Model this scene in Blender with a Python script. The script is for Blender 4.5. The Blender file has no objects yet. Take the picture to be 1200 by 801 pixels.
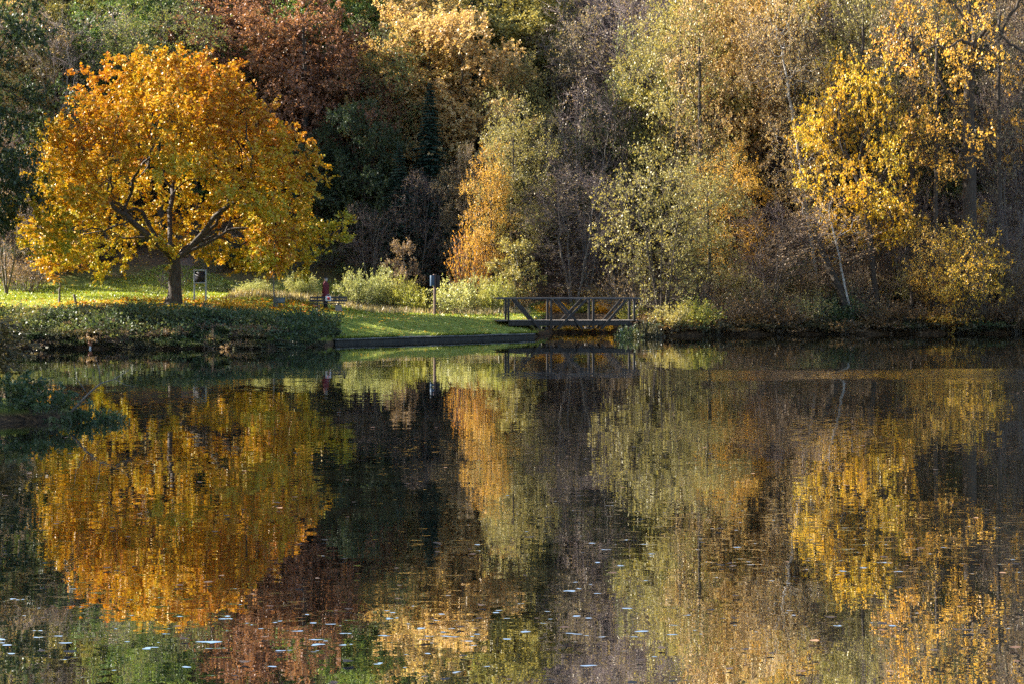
import bpy, math, random
import numpy as np
from mathutils import Vector, Matrix

SC = bpy.context.scene
COL = SC.collection
PI = math.pi
F = 2150.0            # focal length of the photograph in its own pixels (1200 wide)
CZ = 3.1              # eye height above the water
HY = 330.0            # horizon row

def wx(px, Y): return (px - 600.0) / F * Y
def wz(py, Y): return CZ - (py - HY) / F * Y

# ------------------------------------------------------------------ helpers
def link(o, parent=None):
    COL.objects.link(o)
    if parent is not None: o.parent = parent
    return o

def tag(o, label=None, cat=None, group=None, kind=None):
    if label: o['label'] = label
    if cat: o['category'] = cat
    if group: o['group'] = group
    if kind: o['kind'] = kind
    return o

def empty(name, loc, rz=0.0, label=None, cat=None, group=None):
    o = bpy.data.objects.new(name, None)
    o.location = loc; o.rotation_euler = (0, 0, rz)
    o.empty_display_size = 0.3
    return tag(link(o), label, cat, group)

class MB:
    """collects polygons and builds one mesh object"""
    def __init__(s):
        s.v = []; s.f = []; s.fm = []; s.n = 0; s.sz = []; s.t = []
    def add(s, verts, faces, mat=0, tint=None):
        verts = np.asarray(verts, float); faces = np.asarray(faces, np.int64)
        s.v.append(verts); s.f.append((faces + s.n).ravel())
        s.sz.append(np.full(len(faces), faces.shape[1], np.int64))
        s.fm.append(np.full(len(faces), mat, np.int32))
        s.t.append(np.zeros(len(verts)) if tint is None else np.asarray(tint, float))
        s.n += len(verts)
    def box(s, c, size, mat=0, rot=None):
        x, y, z = [a / 2 for a in size]
        V = np.array([[-x,-y,-z],[x,-y,-z],[x,y,-z],[-x,y,-z],[-x,-y,z],[x,-y,z],[x,y,z],[-x,y,z]])
        if rot is not None: V = V @ np.array(rot.to_3x3() if hasattr(rot, 'to_3x3') else rot).T
        s.add(V + np.array(c), [[0,3,2,1],[4,5,6,7],[0,1,5,4],[1,2,6,5],[2,3,7,6],[3,0,4,7]], mat)
    def bar(s, a, b, w, d, mat=0, up=(0,0,1)):
        a = np.array(a, float); b = np.array(b, float); t = b - a; L = np.linalg.norm(t); t /= L
        u = np.array(up, float)
        if abs(u @ t) > .95: u = np.array([0, 1., 0])
        x = np.cross(u, t); x /= np.linalg.norm(x); y = np.cross(t, x)
        s.box((a + b) / 2, (w, d, L), mat, np.stack([x, y, t], 1))
    def tube(s, pts, rad, k=8, mat=0, cap=True):
        pts = np.asarray(pts, float); rad = np.broadcast_to(np.asarray(rad, float), (len(pts),))
        m = len(pts)
        T = np.gradient(pts, axis=0); T /= np.linalg.norm(T, axis=1)[:, None] + 1e-9
        mean = T.mean(0)
        ref = np.array([1., 0, 0]) if abs(mean[0]) < abs(mean[2]) else np.array([0, 0, 1.])
        if abs(mean @ ref) > .8: ref = np.array([0, 1., 0])
        X = np.cross(ref, T); X /= np.linalg.norm(X, axis=1)[:, None] + 1e-9
        Y = np.cross(T, X)
        a = np.arange(k) / k * 2 * PI
        V = pts[:, None] + rad[:, None, None] * (X[:, None] * np.cos(a)[None, :, None] + Y[:, None] * np.sin(a)[None, :, None])
        i = np.arange(m - 1)[:, None] * k; j = np.arange(k)[None]; jn = (j + 1) % k
        Fc = np.stack([i + j, i + jn, i + k + jn, i + k + j], -1).reshape(-1, 4)
        s.add(V.reshape(-1, 3), Fc, mat)
        if cap and k >= 4:
            s.v.append(np.zeros((0, 3))); s.t.append(np.zeros(0))
            for b0, rev in ((s.n - m * k, True), (s.n - k, False)):
                idx = np.arange(k) + b0
                if rev: idx = idx[::-1]
                s.f.append(idx); s.sz.append(np.array([k])); s.fm.append(np.array([mat], np.int32))
    def lathe(s, prof, k=16, mat=0, c=(0, 0, 0), sx=1.0, sy=1.0):
        prof = np.asarray(prof, float); m = len(prof)
        a = np.arange(k) / k * 2 * PI
        V = np.stack([prof[:, :1] * np.cos(a) * sx, prof[:, :1] * np.sin(a) * sy, np.repeat(prof[:, 1:], k, 1)], -1).reshape(-1, 3) + np.array(c)
        i = np.arange(m - 1)[:, None] * k; j = np.arange(k)[None]; jn = (j + 1) % k
        s.add(V, np.stack([i + j, i + jn, i + k + jn, i + k + j], -1).reshape(-1, 4), mat)
    def mesh(s, name, mats, smooth=False):
        me = bpy.data.meshes.new(name)
        V = np.concatenate(s.v); L = np.concatenate(s.f); S = np.concatenate(s.sz)
        me.vertices.add(len(V)); me.vertices.foreach_set('co', V.astype(np.float32).ravel())
        me.loops.add(len(L)); me.loops.foreach_set('vertex_index', L.astype(np.int32))
        me.polygons.add(len(S)); me.polygons.foreach_set('loop_start', np.concatenate([[0], np.cumsum(S)[:-1]]).astype(np.int32))
        me.polygons.foreach_set('material_index', np.concatenate(s.fm))
        if smooth: me.polygons.foreach_set('use_smooth', np.ones(len(S), bool))
        at = me.attributes.new('tint', 'FLOAT', 'POINT')
        at.data.foreach_set('value', np.concatenate(s.t).astype(np.float32))
        me.update(calc_edges=True)
        for m in (mats if isinstance(mats, (list, tuple)) else [mats]): me.materials.append(m)
        return me
    def build(s, name, mats, parent=None, smooth=False, bevel=0):
        o = bpy.data.objects.new(name, s.mesh(name, mats, smooth))
        link(o, parent)
        if bevel:
            b = o.modifiers.new('bevel', 'BEVEL'); b.width = bevel; b.segments = 2; b.limit_method = 'ANGLE'
        return o

# ------------------------------------------------------------------ materials
def new_mat(name):
    m = bpy.data.materials.new(name); m.use_nodes = True
    nt = m.node_tree; nt.nodes.clear()
    out = nt.nodes.new('ShaderNodeOutputMaterial')
    return m, nt, out

def ramp(nt, fac, cols, pos=None):
    r = nt.nodes.new('ShaderNodeValToRGB')
    e = r.color_ramp.elements
    n = len(cols)
    while len(e) < n: e.new(0.5)
    for i, c in enumerate(cols):
        e[i].position = (pos[i] if pos else i / max(1, n - 1)); e[i].color = (*c, 1)
    nt.links.new(fac, r.inputs['Fac'])
    return r.outputs['Color']

def leaf_mat(name, cols, transl=0.42, gloss=0.06, tmul=(1.15, 1.05, 0.6)):
    m, nt, out = new_mat(name)
    at = nt.nodes.new('ShaderNodeAttribute'); at.attribute_name = 'tint'
    inf = nt.nodes.new('ShaderNodeObjectInfo')
    sh = nt.nodes.new('ShaderNodeMath'); sh.operation = 'MULTIPLY_ADD'
    nt.links.new(inf.outputs['Random'], sh.inputs[0]); sh.inputs[1].default_value = 0.24; sh.inputs[2].default_value = -0.12
    ad = nt.nodes.new('ShaderNodeMath'); ad.operation = 'ADD'
    nt.links.new(at.outputs['Fac'], ad.inputs[0]); nt.links.new(sh.outputs[0], ad.inputs[1])
    c = ramp(nt, ad.outputs[0], cols)
    d = nt.nodes.new('ShaderNodeBsdfDiffuse'); nt.links.new(c, d.inputs['Color'])
    t = nt.nodes.new('ShaderNodeBsdfTranslucent')
    mu = nt.nodes.new('ShaderNodeMix'); mu.data_type = 'RGBA'; mu.blend_type = 'MULTIPLY'; mu.inputs['Factor'].default_value = 1
    nt.links.new(c, mu.inputs[6]); mu.inputs[7].default_value = (*tmul, 1)
    nt.links.new(mu.outputs[2], t.inputs['Color'])
    mx = nt.nodes.new('ShaderNodeMixShader'); mx.inputs[0].default_value = transl
    nt.links.new(d.outputs[0], mx.inputs[1]); nt.links.new(t.outputs[0], mx.inputs[2])
    g = nt.nodes.new('ShaderNodeBsdfGlossy'); g.inputs['Roughness'].default_value = 0.45; g.inputs['Color'].default_value = (.9, .9, .9, 1)
    m2 = nt.nodes.new('ShaderNodeMixShader'); m2.inputs[0].default_value = gloss
    nt.links.new(mx.outputs[0], m2.inputs[1]); nt.links.new(g.outputs[0], m2.inputs[2])
    nt.links.new(m2.outputs[0], out.inputs['Surface'])
    return m

def solid(name, cols, scale=6.0, rough=0.8, bump=0.0, stretch=(1, 1, 1), detail=5.0, spec=0.3, metal=0.0, bscale=None):
    """noise mottled opaque surface in object space"""
    m, nt, out = new_mat(name)
    tc = nt.nodes.new('ShaderNodeTexCoord')
    mp = nt.nodes.new('ShaderNodeMapping'); mp.inputs['Scale'].default_value = stretch
    nt.links.new(tc.outputs['Object'], mp.inputs['Vector'])
    n = nt.nodes.new('ShaderNodeTexNoise'); n.inputs['Scale'].default_value = scale; n.inputs['Detail'].default_value = detail
    n.inputs['Roughness'].default_value = 0.65
    nt.links.new(mp.outputs[0], n.inputs['Vector'])
    c = ramp(nt, n.outputs['Fac'], cols, [0.3 + 0.4 * i / max(1, len(cols) - 1) for i in range(len(cols))])
    p = nt.nodes.new('ShaderNodeBsdfPrincipled')
    nt.links.new(c, p.inputs['Base Color']); p.inputs['Roughness'].default_value = rough
    p.inputs['Specular IOR Level'].default_value = spec; p.inputs['Metallic'].default_value = metal
    if bump:
        b = nt.nodes.new('ShaderNodeBump'); b.inputs['Strength'].default_value = 1.0; b.inputs['Distance'].default_value = bump
        n2 = nt.nodes.new('ShaderNodeTexNoise'); n2.inputs['Scale'].default_value = bscale or scale * 3; n2.inputs['Detail'].default_value = 4
        nt.links.new(mp.outputs[0], n2.inputs['Vector'])
        nt.links.new(n2.outputs['Fac'], b.inputs['Height']); nt.links.new(b.outputs[0], p.inputs['Normal'])
    nt.links.new(p.outputs[0], out.inputs['Surface'])
    return m

M = {}
M['bark_dark'] = solid('bark_dark', [(.022,.017,.013),(.055,.042,.032),(.09,.075,.055)], 3, .9, .03, (3, 3, .7))
M['bark_grey'] = solid('bark_grey', [(.07,.06,.05),(.15,.13,.11),(.22,.2,.17)], 3, .9, .02, (3, 3, .6))
M['bark_pale'] = solid('bark_pale', [(.10,.085,.07),(.38,.35,.31),(.5,.47,.42)], 2.2, .8, .01, (1, 1, 2.5))
M['twig'] = solid('twig_purple', [(.075,.052,.052),(.165,.118,.12)], 2, .7)
M['twig_dark'] = solid('twig_dark', [(.045,.033,.026),(.09,.066,.05)], 2, .8)
LC = {
 'maple':   [(.34,.095,.014),(.45,.17,.015),(.52,.27,.018),(.54,.35,.022),(.34,.31,.028)],
 'gold':    [(.42,.20,.03),(.60,.34,.05),(.68,.43,.08),(.55,.42,.08)],
 'peach':   [(.32,.19,.085),(.50,.33,.14),(.60,.43,.20),(.42,.35,.12)],
 'yellow':  [(.40,.18,.02),(.54,.30,.022),(.58,.39,.028),(.30,.28,.04)],
 'yellowgreen': [(.16,.18,.04),(.27,.29,.05),(.44,.40,.08),(.24,.30,.06)],
 'olive':   [(.06,.085,.03),(.12,.15,.045),(.23,.23,.07),(.14,.17,.05)],
 'oliveGold': [(.13,.12,.045),(.24,.22,.07),(.40,.33,.10),(.20,.22,.07)],
 'green':   [(.035,.075,.025),(.075,.135,.035),(.18,.25,.06),(.26,.30,.08)],
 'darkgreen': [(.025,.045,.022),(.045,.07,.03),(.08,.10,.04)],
 'russet':  [(.10,.055,.04),(.18,.09,.06),(.34,.16,.085),(.17,.11,.055)],
 'orange':  [(.44,.14,.025),(.56,.25,.035),(.60,.36,.05),(.34,.27,.05)],
 'brown':   [(.11,.075,.06),(.20,.14,.10),(.34,.23,.13),(.19,.15,.09)],
 'mauve':   [(.14,.10,.08),(.22,.16,.11),(.32,.25,.14),(.18,.17,.08)],
 'spruce':  [(.010,.028,.020),(.020,.045,.030),(.05,.075,.04)],
 'willow':  [(.20,.24,.08),(.36,.38,.14),(.50,.49,.20),(.44,.38,.08)],
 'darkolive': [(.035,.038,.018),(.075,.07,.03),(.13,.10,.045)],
 'bramble': [(.02,.045,.02),(.045,.08,.03),(.10,.12,.04),(.30,.20,.06)],
 'shorebrown': [(.06,.04,.025),(.12,.075,.035),(.26,.15,.05),(.12,.11,.04)],
}
LM = {k: leaf_mat('leaf_' + k, v, transl=(0.12 if k == 'spruce' else 0.22 if k == 'maple' else 0.46 if k in ('yellow','gold','orange') else 0.36), gloss=0.03) for k, v in LC.items()}

# ------------------------------------------------------------------ terrain
def ss(a, b, x):
    t = np.clip((x - a) / (b - a), 0, 1); return t * t * (3 - 2 * t)
YS_X = np.array([-400,-120,-60,-30,-24,-11.6,-9.6,-8.9,1.0,1.6,6.2,8.2,10,13,20,30,45,60,120,400], float)
YS_Y = np.array([80,80,82,85,85.3,85.7,87.6,91.6,101.4,103,102.6,103.4,105,106.6,108,109.3,107,98,80,80], float)
def ysh(X): return np.interp(X, YS_X, YS_Y)
def hterr(X, Y):
    X = np.asarray(X, float); Y = np.asarray(Y, float)
    ys = ysh(X) + 0.25 * np.sin(X * 1.7) * (np.abs(X + 4) > 6)
    d_far = Y - ys
    wl = -25 + 15.6 * np.exp(-((Y - 41.5) / 5.0) ** 2) + 1.2 * np.sin(Y * .3)
    d_left = np.minimum(wl - X, 400)
    d_right = X - 62
    d_near = 5.0 - Y
    # the stream under the bridge cuts the far land
    xc = 3.95 + 0.10 * (Y - 102)
    sd = np.abs(X - xc) - 2.25 - 0.5 * ss(112, 100, Y)
    cut = ss(114.5, 110.5, Y)
    left = ss(-7, -14, X); right = ss(6, 9, X)
    dp = np.maximum(d_far, 0)
    A = 0.35 * ss(0, .5, dp) + (0.62 - 0.0 * left) * ss(0, 6.5 - 4 * left, dp)
    base = A + dp * (0.012 + 0.034 * left) - 0.25 * right * ss(0, 3, dp)
    yh = 117 - 2.5 * left - 6.5 * ss(7, 12, X)
    t = np.maximum(Y - yh, 0)
    hill = 0.46 * t * t / (t + 9)
    hill = 36 * (1 - np.exp(-hill / 36)) * 1.25
    h_far = base + hill + 0.05 * np.sin(X * .9 + Y * .6) * ss(1, 4, dp)
    chan = np.maximum(-0.7, sd * 0.9)
    h_far = np.where(cut > 0.001, np.minimum(h_far, chan + (1 - cut) * 20 + np.maximum(sd - 0.6, 0) * 2.0), h_far)
    h_far = np.where(d_far > 0, h_far, np.maximum(d_far * 0.5, -1.6))
    h_l = np.where(d_left > 0, 0.35 * ss(0, 1.0, d_left) + 0.02 * np.maximum(d_left, 0) + np.clip(d_left - 14, 0, 60) * .16, np.maximum(d_left * .4, -1.6))
    h_r = np.where(d_right > 0, .5 * ss(0, 2, d_right) + np.minimum(np.maximum(d_right, 0) * .15, 30), np.maximum(d_right * .4, -1.6))
    h_n = np.where(d_near > 0, 1.4 * ss(0, 5, d_near), np.maximum(d_near * .4, -1.6))
    return np.maximum(np.maximum(h_far, h_l), np.maximum(h_r, h_n))
def gz(x, y): return float(hterr(x, y))

def axis(segs):
    out = []
    for a, b, st in segs: out.append(np.arange(a, b, st))
    return np.unique(np.concatenate(out + [[segs[-1][1]]]))
gx = axis([(-1500,-400,100),(-400,-100,12),(-100,-45,3),(-45,-12,.8),(-12,14,.4),(14,45,.8),(45,100,3),(100,400,12),(400,1500,100)])
gy = axis([(-1500,-100,100),(-100,0,8),(0,84,1.6),(84,125,.45),(125,150,1.0),(150,260,4),(260,500,15),(500,1800,130)])
GX, GY = np.meshgrid(gx, gy, indexing='xy')
GZ = hterr(GX, GY)
g = MB()
nx, ny = len(gx), len(gy)
ii = (np.arange(ny - 1)[:, None] * nx + np.arange(nx - 1)[None]).ravel()
g.add(np.stack([GX, GY, GZ], -1).reshape(-1, 3), np.stack([ii, ii + 1, ii + nx + 1, ii + nx], -1))

def ground_mat():
    m, nt, out = new_mat('ground_soil_and_lawn')
    geo = nt.nodes.new('ShaderNodeNewGeometry')
    sep = nt.nodes.new('ShaderNodeSeparateXYZ'); nt.links.new(geo.outputs['Position'], sep.inputs[0])
    def noise(sc, det=5):
        n = nt.nodes.new('ShaderNodeTexNoise'); n.inputs['Scale'].default_value = sc; n.inputs['Detail'].default_value = det
        nt.links.new(geo.outputs['Position'], n.inputs['Vector']); return n.outputs['Fac']
    def mth(op, a, b=None, c=None):
        n = nt.nodes.new('ShaderNodeMath'); n.operation = op
        for i, v in enumerate((a, b, c)):
            if v is None: continue
            if isinstance(v, (int, float)): n.inputs[i].default_value = v
            else: nt.links.new(v, n.inputs[i])
        return n.outputs[0]
    def mr(v, a, b, c=0., d=1.):
        n = nt.nodes.new('ShaderNodeMapRange'); n.interpolation_type = 'SMOOTHSTEP'
        nt.links.new(v, n.inputs[0])
        for i, q in enumerate((a, b, c, d)): n.inputs[i + 1].default_value = q
        return n.outputs[0]
    litter = ramp(nt, noise(9, 8), [(.025,.018,.012),(.06,.038,.022),(.12,.07,.035),(.22,.13,.06)], [.3,.45,.58,.7])
    grass = ramp(nt, noise(2.2, 8), [(.07,.085,.015),(.14,.17,.025),(.21,.24,.04),(.25,.21,.07)], [.3,.45,.6,.75])
    x, y, z = sep.outputs
    wob = mth('MULTIPLY_ADD', noise(.25, 3), 9.0, -4.5)
    yy = mth('ADD', y, wob)
    lawn = mth('MULTIPLY', mr(yy, 122, 114), mth('MULTIPLY', mr(mth('ADD', x, mth('MULTIPLY', wob, .3)), 1.8, .6), mr(z, .1, .3)))
    mx = nt.nodes.new('ShaderNodeMix'); mx.data_type = 'RGBA'
    nt.links.new(lawn, mx.inputs[0]); nt.links.new(litter, mx.inputs[6]); nt.links.new(grass, mx.inputs[7])
    wet = nt.nodes.new('ShaderNodeMix'); wet.data_type = 'RGBA'
    nt.links.new(mr(z, .12, -.1), wet.inputs[0]); nt.links.new(mx.outputs[2], wet.inputs[6]); wet.inputs[7].default_value = (.018, .015, .011, 1)
    p = nt.nodes.new('ShaderNodeBsdfPrincipled'); p.inputs['Roughness'].default_value = .95; p.inputs['Specular IOR Level'].default_value = .15
    nt.links.new(wet.outputs[2], p.inputs['Base Color'])
    b = nt.nodes.new('ShaderNodeBump'); b.inputs['Distance'].default_value = .08; nt.links.new(noise(5, 6), b.inputs['Height'])
    nt.links.new(b.outputs[0], p.inputs['Normal'])
    nt.links.new(p.outputs[0], out.inputs['Surface'])
    return m
tag(g.build('ground', ground_mat(), smooth=True), 'leaf strewn ground and green lawn rising from the lake into a wooded hill', 'ground', kind='structure')

# ------------------------------------------------------------------ water
def water_mat():
    m, nt, out = new_mat('lake_water')
    L = nt.links.new
    geo = nt.nodes.new('ShaderNodeNewGeometry')
    P = geo.outputs['Position']
    def vm(op, a, b):
        n = nt.nodes.new('ShaderNodeVectorMath'); n.operation = op
        for i, v in enumerate((a, b)):
            if isinstance(v, tuple): n.inputs[i].default_value = v
            elif isinstance(v, (int, float)): (n.inputs['Scale'] if op == 'SCALE' and i == 1 else n.inputs[i]).default_value = v
            else: L(v, n.inputs['Scale'] if op == 'SCALE' and i == 1 else n.inputs[i])
        return n.outputs['Vector']
    def mth(op, a, b=None, c=None):
        n = nt.nodes.new('ShaderNodeMath'); n.operation = op
        for i, v in enumerate((a, b, c)):
            if v is None: continue
            if isinstance(v, (int, float)): n.inputs[i].default_value = v
            else: L(v, n.inputs[i])
        return n.outputs[0]
    def mr(v, a, b, c=0., d=1.):
        n = nt.nodes.new('ShaderNodeMapRange'); n.interpolation_type = 'SMOOTHSTEP'; L(v, n.inputs[0])
        for i, q in enumerate((a, b, c, d)): n.inputs[i + 1].default_value = q
        return n.outputs[0]
    def noise(scale3, det=2.0, off=(0, 0, 0), rough=.5):
        v = vm('ADD', vm('MULTIPLY', P, scale3), off)
        n = nt.nodes.new('ShaderNodeTexNoise'); n.inputs['Scale'].default_value = 1.0; n.inputs['Detail'].default_value = det; n.inputs['Roughness'].default_value = rough
        L(v, n.inputs['Vector']); return n
    def slope(scale3, amp, det=2.0, off=(0, 0, 0)):
        c = vm('SUBTRACT', noise(scale3, det, off).outputs['Color'], (.5, .5, .5))
        return vm('MULTIPLY', c, (amp * .45, amp, 0))
    sep = nt.nodes.new('ShaderNodeSeparateXYZ'); L(P, sep.inputs[0])
    x, y = sep.outputs[0], sep.outputs[1]
    s = vm('ADD', slope((.35, .6, 1), WS[0], 2), slope((2.2, 3.4, 1), WS[1], 3, (7, 3, 0)))
    s = vm('ADD', s, slope((9, 11, 1), WS[2], 2, (2, 19, 0)))
    # wind lane : a strip of roughened water across the far right half of the lake
    lane = mth('MULTIPLY', mr(mth('ABSOLUTE', mth('SUBTRACT', mth('MULTIPLY_ADD', noise((.12, .5, 1), 2).outputs['Fac'], 5.0, y), 64.0)), 5.0, 2.0),
               mr(x, 3.5, 9.0))
    s = vm('ADD', s, vm('SCALE', slope((6, 9, 1), .16, 3, (1, 5, 0)), lane))
    s = vm('ADD', s, vm('SCALE', (0, -.032, 0), lane))
    # small cat's-paw ripples that face the sky
    pn = noise((4.0, 8.0, 1), 1.0, (11, 4, 0)).outputs['Fac']
    dens = mth('MULTIPLY', mth('MULTIPLY_ADD', noise((.09, .13, 1), 3, (3, 8, 0)).outputs['Fac'], .58, -.285), 1.0)
    far = mr(y, 75, 42)
    pm = mr(mth('ADD', pn, dens), WS[3], WS[3] + .13, 0, .55)
    pm = mth('MULTIPLY', pm, far)
    s = vm('ADD', s, vm('SCALE', vm('ADD', slope((14, 18, 1), .25, 1, (5, 5, 0)), (0, -.10, 0)), pm))
    nrm = vm('NORMALIZE', vm('ADD', s, (0, 0, 1)), (0, 0, 0))
    p = nt.nodes.new('ShaderNodeBsdfPrincipled')
    p.inputs['Base Color'].default_value = (.010, .010, .007, 1)
    p.inputs['Roughness'].default_value = .0; p.inputs['IOR'].default_value = WS[4]
    L(nrm, p.inputs['Normal'])
    gl = nt.nodes.new('ShaderNodeBsdfGlossy'); gl.inputs['Roughness'].default_value = 0; gl.inputs['Color'].default_value = (.86, .86, .87, 1)
    L(nrm, gl.inputs['Normal'])
    mxs = nt.nodes.new('ShaderNodeMixShader'); mxs.inputs[0].default_value = .62
    L(p.outputs[0], mxs.inputs[1]); L(gl.outputs[0], mxs.inputs[2])
    L(mxs.outputs[0], out.inputs['Surface'])
    return m
WS = (.009, .012, .009, .650, 2.7)
w = MB()
w.add([[-420, 0, 0], [420, 0, 0], [420, 140, 0], [-420, 140, 0]], [[0, 1, 2, 3]])
tag(w.build('lake_water', water_mat()), 'still dark lake mirroring the autumn wood, flecked with ripples', 'water', kind='structure')
# ------------------------------------------------------------------ tree prototypes
def unit(v): return v / (np.linalg.norm(v, axis=-1, keepdims=True) + 1e-9)

def colonize(rng, nodes, parents, attr, step=.4, infl=4.0, kill=.7, iters=70, up=.12, wob=.25):
    nodes = [np.array(n) for n in nodes]; parents = list(parents)
    A = attr.copy(); N = np.array(nodes)
    d2 = ((A[:, None] - N[None]) ** 2).sum(-1)
    near = d2.argmin(1); best = d2.min(1)
    alive = np.ones(len(A), bool)
    seen = {}
    for it in range(iters):
        act = alive & (best < infl * infl)
        if not act.any():
            infl *= 1.5
            if infl > 30: break
            continue
        idx = near[act]
        dv = unit(A[act] - N[idx])
        u, inv = np.unique(idx, return_inverse=True)
        s = np.zeros((len(u), 3)); np.add.at(s, inv, dv)
        s = unit(s) + np.array([0, 0, up]) + rng.normal(0, wob, s.shape)
        newp = N[u] + step * unit(s)
        keep = []
        for k, q in enumerate(u):
            c = seen.get(q, 0)
            if c < 4: seen[q] = c + 1; keep.append(k)
        if not keep: break
        newp = newp[keep]; par = u[keep]
        base = len(N)
        N = np.concatenate([N, newp]); parents += list(par)
        dn = ((A[:, None] - newp[None]) ** 2).sum(-1)
        b2 = dn.min(1); a2 = dn.argmin(1)
        up_ = b2 < best
        best = np.where(up_, b2, best); near = np.where(up_, a2 + base, near)
        alive &= best > kill * kill
        if not alive.any(): break
    return N, np.array(parents)

def radii(N, par, tip=.009, e=2.25):
    n = len(N); acc = np.zeros(n); nch = np.zeros(n, int)
    for i in range(n - 1, 0, -1):
        r = acc[i] if acc[i] > 0 else tip ** e
        acc[i] = r; acc[par[i]] += r; nch[par[i]] += 1
    if acc[0] == 0: acc[0] = tip ** e
    return acc ** (1 / e), nch

def skeleton_mesh(mb, N, par, R, nroot=1, mat=0, rmin=0.0, flare=.7):
    n = len(N)
    best = -np.ones(n, int)
    for i in range(n - 1, 0, -1):
        p = par[i]
        if best[p] < 0 or R[i] > R[best[p]]: best[p] = i
    starts = [(0, -1)] + [(i, par[i]) for i in range(1, n) if best[par[i]] != i]
    for s, p in starts:
        ch = [s]; c = s
        while best[c] >= 0: c = best[c]; ch.append(c)
        pts = N[ch]; r = R[ch].copy()
        if r[0] < rmin: continue
        if p >= 0:
            pts = np.concatenate([N[p][None], pts]); r = np.concatenate([[min(R[p], r[0] * 1.15)], r])
        else:
            r = r * (1 + flare * np.exp(-(pts[:, 2] - pts[0, 2]) / .45))
        if len(pts) < 2: continue
        k = 10 if r[0] > .14 else 6 if r[0] > .05 else 4 if r[0] > .022 else 3
        mb.tube(pts, r, k, mat, cap=False)

def clumptint(P, seed, sc=.55):
    r = np.random.default_rng(seed); out = np.zeros(len(P))
    for i in range(5):
        k = r.normal(0, 1, 3); k = k / np.linalg.norm(k) * sc * (1.0 + i * .55)
        out += np.sin(P @ k + r.uniform(0, 6.3)) / (1 + .35 * i)
    return np.clip(.5 + out * .17, 0, 1)

def leaves(mb, P, D, Nn, L, W, tint, mat=0):
    """rhombic leaf blades, slightly folded: P base, D direction, Nn rough normal"""
    D = unit(D); S = unit(np.cross(D, Nn)); U = np.cross(S, D)
    L = L[:, None]; W = W[:, None]
    a = P; b = P + D * L * .45 + S * W + U * W * .25; c = P + D * L; d = P + D * L * .45 - S * W + U * W * .25
    V = np.stack([a, b, c, d], 1).reshape(-1, 3)
    i = np.arange(len(P))[:, None] * 4 + np.arange(4)[None]
    mb.add(V, i, mat, np.repeat(tint, 4))

def twigs(mb, P, D, L, r, mat=1, k=1):
    """thin three sided tapered twigs"""
    D = unit(D); x = unit(np.cross(D, np.array([.3, .7, .64]))); y = np.cross(D, x)
    vs = [P + r[:, None] * (x * math.cos(a) + y * math.sin(a)) for a in (0, 2.094, 4.189)] + [P + D * L[:, None]]
    V = np.stack(vs, 1).reshape(-1, 3); b = np.arange(len(P))[:, None] * 4
    Fc = np.concatenate([b + np.array([[0, 1, 3]]), b + np.array([[1, 2, 3]]), b + np.array([[2, 0, 3]])], 0)
    mb.add(V, Fc, mat)

def env_radius(shape, t):
    if shape == 'dome': return np.clip(.62 + 1.6 * t, 0, 1) * np.sqrt(np.clip(1 - t ** 2.4, 0, 1))
    if shape == 'taper': return np.clip(.72 + 1.3 * t, 0, 1) * np.clip(1 - t ** 1.7, 0, 1) ** .6
    if shape == 'oval': return np.sin(PI * np.clip(.10 + .84 * t, 0, 1)) ** .75
    if shape == 'cone': return np.clip(.5 + 2 * t, 0, 1) * (1 - t) ** .7
    if shape == 'vase': return np.sin(PI * np.clip(.04 + .72 * t ** .8, 0, 1)) ** .8
    return np.ones_like(t)

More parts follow.
